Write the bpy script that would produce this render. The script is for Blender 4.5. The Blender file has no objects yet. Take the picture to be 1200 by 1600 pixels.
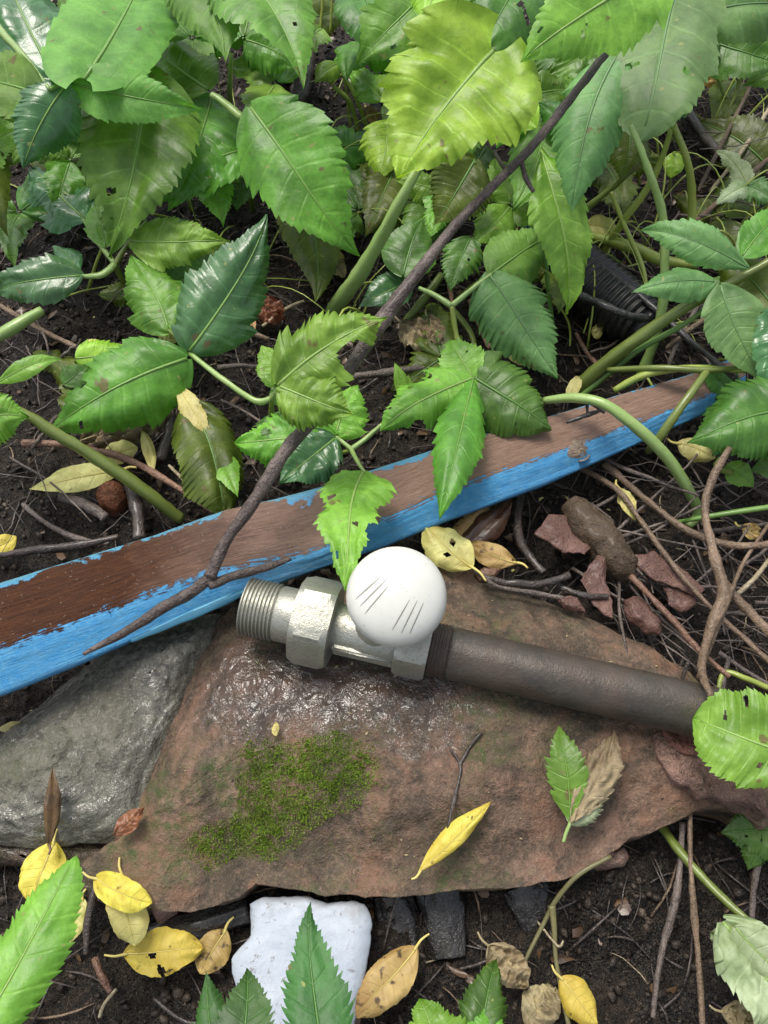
import bpy, bmesh, math, random
from mathutils import Vector, Matrix, noise
from mathutils.bvhtree import BVHTree
random.seed(7)
scene = bpy.context.scene
col = scene.collection
R = math.radians

# ------------------------------------------------------------------ camera
PITCH = R(60); DIST = 0.46; FPX = 800/math.tan(R(32.5))
FWD = Vector((0, math.cos(PITCH), -math.sin(PITCH)))
UPV = Vector((0, math.sin(PITCH), math.cos(PITCH)))
RGT = Vector((1, 0, 0))
CAM = -FWD*DIST
cd = bpy.data.cameras.new('camera'); cam = bpy.data.objects.new('camera', cd); col.objects.link(cam)
cam.location = CAM; cam.rotation_euler = (math.pi/2-PITCH, 0, 0)
cd.sensor_fit = 'VERTICAL'; cd.angle = R(65); cd.clip_start = 0.01; cd.clip_end = 200
scene.camera = cam
scene.cycles.max_bounces = 5; scene.cycles.diffuse_bounces = 3; scene.cycles.glossy_bounces = 2; scene.cycles.transmission_bounces = 2

# ------------------------------------------------------------------ light: overcast daylight under trees
SUN_EL, SUN_AZ = R(66), R(-35)         # azimuth measured from +Y towards +X
w = bpy.data.worlds.new('World'); scene.world = w; w.use_nodes = True
nt = w.node_tree; nt.nodes.clear()
sky = nt.nodes.new('ShaderNodeTexSky'); sky.sky_type = 'NISHITA'; sky.sun_disc = False
sky.sun_elevation = SUN_EL; sky.sun_rotation = SUN_AZ
sky.air_density = 1.0; sky.dust_density = 4.0; sky.ozone_density = 1.0
hs = nt.nodes.new('ShaderNodeHueSaturation'); hs.inputs['Saturation'].default_value = 0.46
bg = nt.nodes.new('ShaderNodeBackground'); bg.inputs['Strength'].default_value = 0.135
wo = nt.nodes.new('ShaderNodeOutputWorld')
nt.links.new(sky.outputs[0], hs.inputs['Color']); nt.links.new(hs.outputs[0], bg.inputs[0]); nt.links.new(bg.outputs[0], wo.inputs[0])
sd = bpy.data.lights.new('sun', 'SUN'); sd.energy = 1.5; sd.angle = R(24); sd.color = (1, .95, .87)
so = bpy.data.objects.new('sun', sd); col.objects.link(so)
sdir = Vector((math.sin(SUN_AZ)*math.cos(SUN_EL), math.cos(SUN_AZ)*math.cos(SUN_EL), math.sin(SUN_EL)))
so.rotation_euler = sdir.to_track_quat('Z', 'Y').to_euler()
so.location = sdir*3
vs = scene.view_settings
vs.view_transform = 'Standard'; vs.look = 'None'; vs.exposure = 0.66; vs.gamma = 1; vs.use_curve_mapping = False

# ------------------------------------------------------------------ helpers
def P(px, py, z):
    """point at height z seen at (px, py) of the 1200x1600 photograph"""
    d = FWD + RGT*((px-600)/FPX) + UPV*((800-py)/FPX)
    return CAM + d*((z-CAM.z)/d.z)
def sc(p):
    return (p-CAM).dot(FWD)/FPX           # metres per photo pixel there
def nz(v, s=1.0, o=0.0):
    return noise.noise(Vector((v[0]*s+o, v[1]*s-o, v[2]*s+o*.5)))
def fbm(v, s, n=4, o=0.):
    a, r = 1., 0.
    for i in range(n):
        r += a*nz(v, s, o+i*3.1); s *= 2.1; a *= .5
    return r
def tag(o, label, cat=None, group=None, kind=None):
    if label: o['label'] = label
    if cat: o['category'] = cat
    if group: o['group'] = group
    if kind: o['kind'] = kind
    return o
def wloc(o):
    l = Vector((0, 0, 0))
    while o: l += o.location; o = o.parent
    return l
def link(name, vs_, fs, mat, parent=None, origin=None, uv=None, smooth=True):
    if origin is None:
        if parent is not None: origin = wloc(parent)
        else:
            c = sum((Vector(v) for v in vs_), Vector())/len(vs_)
            origin = Vector((c.x, c.y, min(v[2] for v in vs_)))
    me = bpy.data.meshes.new(name)
    me.from_pydata([tuple(Vector(v)-origin) for v in vs_], [], fs)
    if smooth: me.polygons.foreach_set('use_smooth', [True]*len(me.polygons))
    if uv:
        l = me.uv_layers.new(name='UVMap')
        for p in me.polygons:
            for li in p.loop_indices: l.data[li].uv = uv[me.loops[li].vertex_index]
    if mat: me.materials.append(mat)
    me.update()
    o = bpy.data.objects.new(name, me); col.objects.link(o)
    o.parent = parent
    o.location = (0, 0, 0) if parent is not None else origin
    return o
def empty(name, loc, label, cat, group=None):
    o = bpy.data.objects.new(name, None); col.objects.link(o); o.location = loc
    o.empty_display_size = .01
    return tag(o, label, cat, group)

# ------------------------------------------------------------------ materials
def mat_new(name):
    m = bpy.data.materials.new(name); m.use_nodes = True
    n = m.node_tree.nodes; n.clear()
    out = n.new('ShaderNodeOutputMaterial'); b = n.new('ShaderNodeBsdfPrincipled')
    m.node_tree.links.new(b.outputs[0], out.inputs[0])
    return m, m.node_tree, b, out
class NT:
    def __init__(s, t): s.t = t
    def n(s, ty, **k):
        x = s.t.nodes.new('ShaderNode'+ty)
        for a, v in k.items():
            if hasattr(x, a): setattr(x, a, v)
            else: x.inputs[a].default_value = v
        return x
    def l(s, a, b): s.t.links.new(a, b)
    def noise(s, vec, scale, detail=6, rough=.6, dist=0.):
        detail = min(detail, max(1., math.log2(2600/scale))) if scale > 8 else detail
        x = s.n('TexNoise'); x.inputs['Scale'].default_value = scale; x.inputs['Detail'].default_value = detail
        x.inputs['Roughness'].default_value = rough; x.inputs['Distortion'].default_value = dist
        if vec: s.l(vec, x.inputs['Vector'])
        return x.outputs['Fac']
    def ramp(s, fac, stops):
        x = s.n('ValToRGB'); e = x.color_ramp.elements
        while len(e) < len(stops): e.new(.5)
        for i, (p, c) in enumerate(stops):
            e[i].position = p
            e[i].color = (c, c, c, 1) if isinstance(c, (int, float)) else (*c, 1)
        s.l(fac, x.inputs[0]); return x.outputs[0]
    def mix(s, fac, a, b, mode='MIX'):
        x = s.n('MixRGB'); x.blend_type = mode
        for sock, v in ((x.inputs[0], fac), (x.inputs[1], a), (x.inputs[2], b)):
            if hasattr(v, 'is_linked') or hasattr(v, 'links'): s.l(v, sock)
            elif isinstance(v, (int, float)): sock.default_value = v if sock.type == 'VALUE' else (v, v, v, 1)
            else: sock.default_value = (*v, 1)
        return x.outputs[0]
    def math(s, op, a, b=0., c=0.):
        x = s.n('Math'); x.operation = op
        for sock, v in zip(x.inputs, (a, b, c)):
            if hasattr(v, 'links'): s.l(v, sock)
            else: sock.default_value = v
        return x.outputs[0]
    def bump(s, h, strength, dist, bsdf, prev=None):
        x = s.n('Bump'); x.inputs['Strength'].default_value = strength; x.inputs['Distance'].default_value = dist
        s.l(h, x.inputs['Height'])
        if prev: s.l(prev, x.inputs['Normal'])
        s.l(x.outputs[0], bsdf.inputs['Normal']); return x.outputs[0]

def leaf_mat(name, c, c2, rough=.43, trans=.3, tc=None, spots=0., veinc=1.5, coat=.12, nv=7):
    m, t, b, out = mat_new(name); k = NT(t)
    tcn = k.n('TexCoord'); oi = k.n('ObjectInfo')
    sep = k.n('SeparateXYZ'); k.l(tcn.outputs['UV'], sep.inputs[0])
    pos = k.n('VectorMath'); pos.operation = 'ADD'
    k.l(tcn.outputs['Object'], pos.inputs[0]); k.l(oi.outputs['Location'], pos.inputs[1])
    n1 = k.noise(pos.outputs[0], 45, 5, .6); n2 = k.noise(pos.outputs[0], 420, 4, .65)
    base = k.mix(k.ramp(n1, [(.38, 0.), (.62, 1.)]), tuple(x*.8 for x in c), tuple(x*1.12 for x in c2))
    hsv = k.n('HueSaturation'); k.l(base, hsv.inputs['Color'])
    k.l(k.math('MULTIPLY_ADD', oi.outputs['Random'], .035, .4825), hsv.inputs['Hue'])
    k.l(k.math('MULTIPLY_ADD', oi.outputs['Random'], .4, .8), hsv.inputs['Value'])
    base = hsv.outputs[0]
    # veins from the leaf's own coordinates: x along the midrib, y across
    au = k.math('ABSOLUTE', k.math('MULTIPLY_ADD', sep.outputs[1], 2., -1.))
    fr = k.math('FRACT', k.math('MULTIPLY', sep.outputs[0], float(nv)))
    d = k.math('ABSOLUTE', k.math('SUBTRACT', fr, .5))
    d = k.math('ADD', d, k.math('MULTIPLY_ADD', n1, .12, -.06))
    side = k.ramp(d, [(.42, 0.), (.5, 1.)])
    side = k.math('MULTIPLY', side, k.ramp(au, [(.55, .7), (.95, 0.)]))
    midv = k.ramp(au, [(.015, 1.), (.07, 0.)])
    vein = k.math('MAXIMUM', side, midv)
    vc = tuple(min(1, x*veinc+.02) for x in c2)
    base = k.mix(k.math('MULTIPLY', vein, .42), base, vc)
    base = k.mix(k.math('MULTIPLY', k.ramp(n2, [(.4, 0.), (.75, 1.)]), .35), base, tuple(x*.7 for x in c))
    if spots:
        sp = k.ramp(k.noise(pos.outputs[0], 230, 3, .5), [(.68-spots*.09, 0.), (.76-spots*.09, .9)])
        base = k.mix(sp, base, (.05, .03, .012))
        edge = k.ramp(k.noise(pos.outputs[0], 60, 3, .5), [(.56, 0.), (.74, .5)])
        base = k.mix(edge, base, tuple(x*y for x, y in zip(c, (.75, .55, .5))))
    else:
        # small blemishes
        sp = k.ramp(k.noise(pos.outputs[0], 230, 2, .4), [(.715, 0.), (.75, .8)])
        base = k.mix(sp, base, (.3, .32, .1))
        sp2 = k.ramp(k.noise(pos.outputs[0], 95, 2, .5), [(.70, 0.), (.735, .85)])
        base = k.mix(sp2, base, (.16, .12, .04))
    k.l(base, b.inputs['Base Color'])
    b.inputs['Specular IOR Level'].default_value = .5
    k.l(k.math('MULTIPLY_ADD', n1, .3, rough-.13), b.inputs['Roughness'])
    b.inputs['Coat Weight'].default_value = coat*.9; b.inputs['Coat Roughness'].default_value = .3
    h = k.math('ADD', k.math('MULTIPLY', vein, -.5), k.math('ADD', k.math('MULTIPLY', k.noise(pos.outputs[0], 110, 2, .5), .8), k.math('MULTIPLY', n2, .45)))
    nb = k.bump(h, .6, .001, b)
    tr = k.n('BsdfTranslucent')
    tm = k.mix(1., base, tc or (1.25, 1.3, .55), 'MULTIPLY'); k.l(tm, tr.inputs[0]); k.l(nb, tr.inputs['Normal'])
    ms = k.n('MixShader'); ms.inputs[0].default_value = trans
    k.l(b.outputs[0], ms.inputs[1]); k.l(tr.outputs[0], ms.inputs[2]); k.l(ms.outputs[0], out.inputs[0])
    return m
LM = {
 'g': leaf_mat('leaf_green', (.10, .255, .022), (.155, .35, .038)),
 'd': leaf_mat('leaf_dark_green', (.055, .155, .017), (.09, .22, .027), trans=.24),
 'k': leaf_mat('leaf_shaded_green', (.028, .095, .014), (.045, .13, .022), trans=.15, rough=.5, coat=0.),  # darkened green for the bottom-edge leaves: their shade is put into the colour
 'l': leaf_mat('leaf_light_green', (.165, .37, .034), (.25, .48, .06), trans=.32),
 'y': leaf_mat('leaf_lime', (.25, .48, .03), (.37, .62, .06), trans=.34),
 'm': leaf_mat('leaf_matt_green', (.13, .30, .042), (.18, .37, .06), rough=.55, coat=0.),
 'u': leaf_mat('leaf_grey_green', (.13, .275, .08), (.18, .34, .105), rough=.5, coat=.05),
 'b': leaf_mat('leaf_blue_green', (.055, .185, .05), (.09, .25, .08), rough=.22, coat=.7),
 'o': leaf_mat('leaf_olive', (.085, .13, .012), (.135, .19, .02), trans=.4),
 'Y': leaf_mat('leaf_yellow', (.74, .58, .07), (.84, .72, .13), rough=.55, spots=.25, veinc=1.1, tc=(1.1, 1., .5), coat=.05),
 'P': leaf_mat('leaf_pale_yellow', (.72, .66, .2), (.8, .76, .3), rough=.5, spots=.1, veinc=1.1, tc=(1.1, 1., .6), coat=.05),
 'T': leaf_mat('leaf_tan', (.48, .30, .10), (.58, .40, .16), rough=.55, spots=.9, veinc=1.1, tc=(1.1, .9, .5), coat=.05),
 'B': leaf_mat('leaf_brown', (.07, .035, .016), (.13, .07, .03), rough=.35, trans=.1, spots=.3, tc=(1, 1, 1), coat=.3),
 'R': leaf_mat('leaf_red_brown', (.16, .055, .025), (.24, .09, .04), rough=.4, trans=.15, spots=.3, tc=(1, 1, 1)),
 'G': leaf_mat('leaf_withered', (.22, .16, .09), (.36, .29, .17), rough=.7, trans=.15, spots=.2, tc=(1, 1, 1), coat=0.),
 'W': leaf_mat('leaf_whitish', (.28, .38, .16), (.42, .5, .3), rough=.5, trans=.25, coat=.05),
}
def rib_mat(name, c):
    m, t, b, o = mat_new(name); k = NT(t)
    tcn = k.n('TexCoord'); n = k.noise(tcn.outputs['Object'], 300, 4)
    k.l(k.mix(n, tuple(x*.75 for x in c), tuple(min(1, x*1.2) for x in c)), b.inputs['Base Color'])
    b.inputs['Roughness'].default_value = .4
    b.inputs['Subsurface Weight'].default_value = .0
    k.bump(n, .4, .0004, b)
    return m
RIB = {'g': rib_mat('rib_green', (.16, .30, .06)), 'd': rib_mat('rib_dark', (.09, .2, .04)), 'l': rib_mat('rib_light', (.25, .38, .1)),
       'Y': rib_mat('rib_yellow', (.6, .5, .15)), 'B': rib_mat('rib_brown', (.14, .08, .035)), 'G': rib_mat('rib_withered', (.33, .27, .15)),
       'u': rib_mat('rib_grey_green', (.13, .24, .09))}
RIBOF = dict(k='d', g='g', d='d', l='l', y='l', m='g', u='u', b='g', o='d', Y='Y', P='Y', T='Y', B='B', R='B', G='G', W='l')
def stem_mat(name, c, c2, rough=.35):
    m, t, b, o = mat_new(name); k = NT(t)
    tcn = k.n('TexCoord'); n = k.noise(tcn.outputs['Object'], 60, 4); n2 = k.noise(tcn.outputs['Object'], 700, 3)
    cc = k.mix(k.ramp(n, [(.35, 0.), (.7, 1.)]), c, c2)
    cc = k.mix(k.ramp(n2, [(.6, 0.), (.75, .5)]), cc, tuple(x*.45 for x in c))
    k.l(cc, b.inputs['Base Color']); b.inputs['Roughness'].default_value = rough
    b.inputs['Coat Weight'].default_value = .2; b.inputs['Coat Roughness'].default_value = .2
    k.bump(n2, .3, .0005, b)
    return m
SM = {'p': stem_mat('stem_pale_green', (.22, .34, .09), (.30, .42, .14)), 'y': stem_mat('stem_yellow_green', (.26, .33, .06), (.34, .4, .08)),
      'o': stem_mat('stem_olive', (.12, .16, .03), (.17, .22, .05)), 'g': stem_mat('stem_green', (.12, .24, .05), (.18, .32, .07)),
      'e': stem_mat('stem_dying', (.10, .095, .035), (.17, .15, .06), .55),
      's': stem_mat('stem_straw', (.4, .32, .18), (.52, .45, .28), .6)}
def bark_mat(name, c, c2, rough=.6, streak=0., coat=.1):
    m, t, b, o = mat_new(name); k = NT(t)
    tcn = k.n('TexCoord'); v = tcn.outputs['Object']
    n = k.noise(v, 230, 5, .75, .6); n2 = k.noise(v, 950, 4, .75); n3 = k.noise(v, 40, 3)
    cc = k.mix(k.ramp(n, [(.3, 0.), (.7, 1.)]), c, c2)
    cc = k.mix(k.ramp(n2, [(.45, 0.), (.8, .8)]), cc, tuple(x*.35 for x in c))
    cc = k.mix(k.ramp(n3, [(.5, 0.), (.7, .5)]), cc, tuple(min(1, x*1.6+.03) for x in c2))
    k.l(cc, b.inputs['Base Color']); k.l(k.math('MULTIPLY_ADD', n, .5, rough-.25), b.inputs['Roughness'])
    b.inputs['Coat Weight'].default_value = coat; b.inputs['Coat Roughness'].default_value = .15
    pb = k.bump(n, .8, .0022, b); k.bump(n2, .8, .0009, b, pb)
    return m
BM = {'k': bark_mat('bark_dark', (.03, .022, .018), (.07, .05, .04), .45, coat=.35), 'h': bark_mat('bark_grey', (.075, .055, .045), (.17, .135, .115)),
      'q': bark_mat('bark_branch', (.032, .02, .016), (.135, .10, .085), .55, coat=.12),
      't': bark_mat('bark_tan', (.115, .075, .045), (.22, .15, .095)), 'r': bark_mat('bark_reddish', (.13, .065, .04), (.22, .12, .075)),
      'w': bark_mat('bark_pink', (.085, .038, .028), (.15, .075, .055), .6), 'x': bark_mat('bark_black', (.012, .011, .011), (.03, .027, .025), .35, coat=.5),
      'e': bark_mat('bark_olive_brown', (.055, .035, .018), (.1, .068, .038), .65), 's': bark_mat('straw_fibre', (.3, .24, .14), (.45, .38, .25), .7)}

# ------------------------------------------------------------------ geometry builders
def smooth_path(pts, per=6):
    out = []
    n = len(pts)
    if n == 2:
        return [tuple(a+(b-a)*i/per for a, b in zip(pts[0], pts[1])) for i in range(per+1)]
    for i in range(n-1):
        p0 = pts[max(i-1, 0)]; p1 = pts[i]; p2 = pts[i+1]; p3 = pts[min(i+2, n-1)]
        for j in range(per):
            t = j/per
            out.append(tuple(.5*((2*b)+(-a+c)*t+(2*a-5*b+4*c-d)*t*t+(-a+3*b-3*c+d)*t**3) for a, b, c, d in zip(p0, p1, p2, p3)))
    out.append(tuple(pts[-1])); return out
def tube_geo(path, radii, sides=9, rough=0., seed=0., cap=True, ridge=0.):
    """path: world Vectors; radii in metres"""
    V = []; F = []; n = len(path)
    ref = None
    for i, p in enumerate(path):
        a = (path[min(i+1, n-1)]-path[max(i-1, 0)]).normalized()
        if ref is None:
            ref = a.orthogonal().normalized()
        ref = (ref-a*ref.dot(a)).normalized(); bb = a.cross(ref)
        for s in range(sides):
            an = 2*math.pi*s/sides
            q = ref*math.cos(an)+bb*math.sin(an)
            r = radii[i]*(1+ridge*math.cos(an*4))
            if rough: r *= 1+rough*(nz(p+q*radii[i], 160, seed)+.7*nz(p+q*radii[i], 420, seed)+1.1*nz((math.cos(an)*1.9, math.sin(an)*1.9, i*.13), 1.6, seed))
            V.append(p+q*r)
    for i in range(n-1):
        for s in range(sides):
            s2 = (s+1) % sides
            F.append((i*sides+s, i*sides+s2, (i+1)*sides+s2, (i+1)*sides+s))
    if cap:
        F.append(tuple(range(sides-1, -1, -1))); F.append(tuple(range((n-1)*sides, n*sides)))
    return V, F
def px_tube(pts, per=6, **k):
    """pts: (px, py, z, diameter in photo pixels)"""
    sp = smooth_path(pts, per)
    path = [P(a, b, c) for a, b, c, d in sp]
    rad = [max(.5, d)*.5*sc(p) for p, (a, b, c, d) in zip(path, sp)]
    return tube_geo(path, rad, **k)
def stem(parent, pts, m='p', name='stem', ridge=.06, sides=9):
    V, F = px_tube([(a+(random.uniform(-2, 2) if 0 < i < len(pts)-1 else 0), b, c, d*(1.02-.3*i/(len(pts)-1))) for i, (a, b, c, d) in enumerate(pts)], sides=sides, rough=.17, seed=random.random()*50, ridge=ridge)
    return link(name, V, F, SM[m], parent)
def twig(pts, label, m='t', sides=10, rough=.24, branches=(), cat='twig', name='twig', group=None):
    pts = [tuple(q) if i in (0, len(pts)-1) else (q[0]+random.uniform(-.3, .3)*q[3], q[1]+random.uniform(-.3, .3)*q[3], q[2], q[3]*random.uniform(.78, 1.05)) for i, q in enumerate(pts)]
    V, F = px_tube(pts, sides=sides, rough=rough, seed=random.random()*50, per=10)
    if not branches:
        return tag(link(name, V, F, BM[m]), label, cat, group)
    p = P(*pts[0][:3])
    e = empty(name, (p.x, p.y, min(q[2] for q in pts)), label, cat, group)
    link('main_stem', V, F, BM[m], e)
    for b in branches:
        V, F = px_tube(b, sides=7, rough=rough, seed=random.random()*50, per=7)
        link('side_shoot', V, F, BM[m], e)
    return e

PROF = {
 'ovate': [(0, .06), (.03, .34), (.09, .64), (.2, .9), (.33, 1.), (.48, .93), (.64, .72), (.8, .42), (.92, .15), (1, .0)],
 'cordate': [(0, .22), (.03, .55), (.1, .84), (.22, .98), (.36, 1.), (.52, .91), (.7, .67), (.84, .4), (.94, .15), (1, 0)],
 'lance': [(0, .05), (.05, .2), (.16, .55), (.32, .9), (.46, 1.), (.62, .9), (.78, .6), (.9, .28), (1, 0)],
 'oblong': [(0, .2), (.08, .6), (.25, .92), (.5, 1.), (.7, .95), (.85, .7), (.95, .35), (1, 0)],
 'lobed': [(0, .08), (.05, .38), (.14, .84), (.25, 1.), (.34, .86), (.42, .66), (.5, .68), (.6, .78), (.69, .62), (.78, .42), (.88, .3), (.95, .12), (1, 0)],
 'oval': [(0, .04), (.06, .38), (.2, .8), (.4, 1.), (.6, .98), (.8, .7), (.93, .34), (1, 0)],
}
def prof(name, t):
    p = PROF[name]; t = min(max(t, 0.), 1.)
    for q in range(len(p)-1):
        if t <= p[q+1][0]:
            (a, b), (c, d) = p[q], p[q+1]; f = (t-a)/(c-a)
            m0 = (d-p[q-1][1])/(c-p[q-1][0])*(c-a) if q else (d-b)*1.5
            m1 = (p[q+2][1]-b)/(p[q+2][0]-a)*(c-a) if q+2 < len(p) else (d-b)
            f2, f3 = f*f, f*f*f
            return max(0., (2*f3-3*f2+1)*b+(f3-2*f2+f)*m0+(-2*f3+3*f2)*d+(f3-f2)*m1)
    return 0.
def leaf(parent, base, tip, w, zb, zt, m='g', shape='ovate', roll=0., fold=12., arch=None, tipbend=0., wl=1., wr=1., teeth=13,
         tooth=.10, puff=.05, wav=.04, sweep=.55, nv=7, name='leaf', label=None, rib=True, kc=.6, crumple=0., top=None, holes=()):
    B = P(*base, zb); T = P(*tip, zt); L = (T-B).length; a = (T-B)/L
    mid = (B+T)/2; W = w*sc(mid)*(.98 if m in 'gdlymubo' else 1.)
    lobes = random.uniform(.05, .13) if m in 'gdlyubk' and tooth > .05 else .02; lf = random.uniform(2.6, 4.2)
    if arch is None: arch = random.uniform(.03, .13)
    fold = fold*random.uniform(.5, 1.5)
    twist = random.uniform(-.4, .4); hook = random.uniform(-.10, .10); veinj = random.uniform(0, .5)
    n = ((CAM-mid).normalized()*kc+Vector((0, 0, 1))*(1-kc)); n = (n-a*n.dot(a)).normalized()
    s = a.cross(n)
    q = Matrix.Rotation(R(roll), 3, a); n = q @ n; s = q @ s
    seed = random.random()*100
    if not holes and m in 'gdlu' and w > 60 and random.random() < .45:
        holes = [(random.uniform(.25, .8), random.choice((-1, 1))*random.uniform(.25, .8), random.uniform(.012, .03), random.uniform(.05, .13)) for _ in range(random.randint(1, 3))]
        if random.random() < .4: holes.append((random.uniform(.4, .75), random.choice((-1.05, 1.05)), random.uniform(.03, .07), random.uniform(.15, .35)))
    NTT = 112 if w > 80 else 64 if w > 45 else 40; NU = 8 if w > 45 else 5
    tooth *= 1.45
    if w > 80: teeth = int(teeth*1.5); tooth *= .8
    V = []; F = []; UV = []
    sag = random.uniform(-.055, .055)
    tf = math.tan(R(fold))
    for i in range(NTT+1):
        t = i/NTT
        ax = 4*t*(1-t)
        cen = B+a*(L*t)+n*(arch*L*ax*(.7+.6*t)+tipbend*L*(t*t*(1-t)*2))+s*(sag*L*ax)
        dl = sweep*.9*t*(1-t)*(1.15-.4*t)
        xf = t+dl; pr = prof(shape, xf)
        back = (.2 if shape == 'cordate' else .05)*max(0., 1-t*5)**1.5
        for j in range(-NU, NU+1):
            u = j/NU; au = abs(u)
            side = wl if u < 0 else wr
            sawt = ((t*teeth+(.37 if u > 0 else 0)+.25*nz((t*7, u, 3), 1, seed)) % 1)
            big = 1+.5*math.sin((t*teeth*.31+seed)*6.28)
            tt_ = tooth*(sawt-.4)*au**5*big
            tm = 1+tt_*.8+(.10*nz((t*4, 3 if u > 0 else 8, 0), 1, seed)+.05*nz((t*11, 3 if u > 0 else 8, 0), 1, seed))*au
            tm += lobes*au**2*(((t*lf+(.5 if u > 0 else .1)+seed) % 1)-.5)*2*(1-.5*t)
            lat = W*.5*pr*side*u*tm
            al = dl*L*au**1.25+tt_*W*.35*pr-back*W*au*au
            z = abs(lat)*tf-.5*abs(lat)*au*au*tf
            z -= (.16+.14*math.sin(seed))*W*pr*au**3*(.6+.8*t)
            ph = t*nv
            bell = au*(1-au*.75)*2.2
            z += puff*W*pr*(abs(math.sin(math.pi*(ph+.35*nz((t*4, u, 6), 1, seed))+math.pi/2))**.8)*bell*(.26+.2*nz((t*5, u*2, 9), 1, seed))
            z += wav*W*nz((t*3.5, u*1.6, 0), 1.3, seed)*(au+.15)
            z += puff*.6*W*nz((t*8, u*3., 1), 1, seed)*min(1, au*3)*min(1, pr*1.5)
            z += wav*.5*W*math.sin(t*(15+4*math.sin(seed*3))+seed+(2 if u > 0 else 0)+1.5*nz((t*3, 0, 0), 1, seed))*au**3*pr
            if crumple:
                z += crumple*W*(nz((t*6, u*3, 2), 1, seed)+.6*nz((t*14, u*6, 2), 1, seed)+.8*abs(math.sin(t*9+u*3+seed))*.6)
                lat *= 1-.35*crumple*abs(nz((t*8, u, 5), 1, seed))*2
            tw = twist*(t-.3)*2; ss = s*math.cos(tw)+n*math.sin(tw); nn = n*math.cos(tw)-s*math.sin(tw)
            V.append(cen+ss*lat+a*al+nn*z+s*(hook*L*t*t*t*(1-t)*2)); UV.append((t, u*.5+.5))
    M = 2*NU+1
    for i in range(NTT):
        for j in range(2*NU):
            tt = (i+.5)/NTT; uu = (j+.5-NU)/NU
            if any(((tt-h[0])/h[2])**2+((uu-h[1])/h[3])**2 < 1 for h in holes): continue
            F.append((i*M+j, i*M+j+1, (i+1)*M+j+1, (i+1)*M+j))
    lo = link(name, V, F, LM[m], parent, uv=UV)
    if label and parent is not None: lo['label'] = label
    if rib and w > 24:
        path = [V[i*M+NU]+n*(.00015) for i in range(0, int(NTT*.94), NTT//14)]
        r0 = min(.0011, .022*W)
        rad = [r0*(1-.8*i/len(path)) for i in range(len(path))]
        rv, rf = tube_geo(path, rad, sides=5)
        link('midrib', rv, rf, RIB[RIBOF[m]], lo)
    return lo
def fallen(base, tip, w, z, m, label, zt=None, group=None, stalk=True, **k):
    """a single fallen leaf: blade (> midrib) and, where it shows, its stalk"""
    b = P(*base, z)
    e = empty('fallen_leaf', (b.x, b.y, b.z), label, 'fallen leaf', group)
    k.setdefault('teeth', 9); k.setdefault('tooth', .02); k.setdefault('shape', 'oval'); k.setdefault('puff', .02); k.setdefault('wav', .1)
    k.setdefault('fold', 8); k.setdefault('arch', .06)
    leaf(e, base, tip, w, z, zt if zt is not None else z, m, name='blade', **k)
    if stalk and w > 25:
        dx, dy = base[0]-tip[0], base[1]-tip[1]; l = math.hypot(dx, dy); dx /= l; dy /= l; s = w*.5
        V, F = px_tube([(base[0]-dx*4, base[1]-dy*4, z, 5), (base[0]+dx*s*.5+dy*3, base[1]+dy*s*.5-dx*3, z+.001, 4), (base[0]+dx*s, base[1]+dy*s, z+.001, 3)], sides=6, per=4)
        link('stalk', V, F, RIB[RIBOF[m]], e)
    return e

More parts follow.
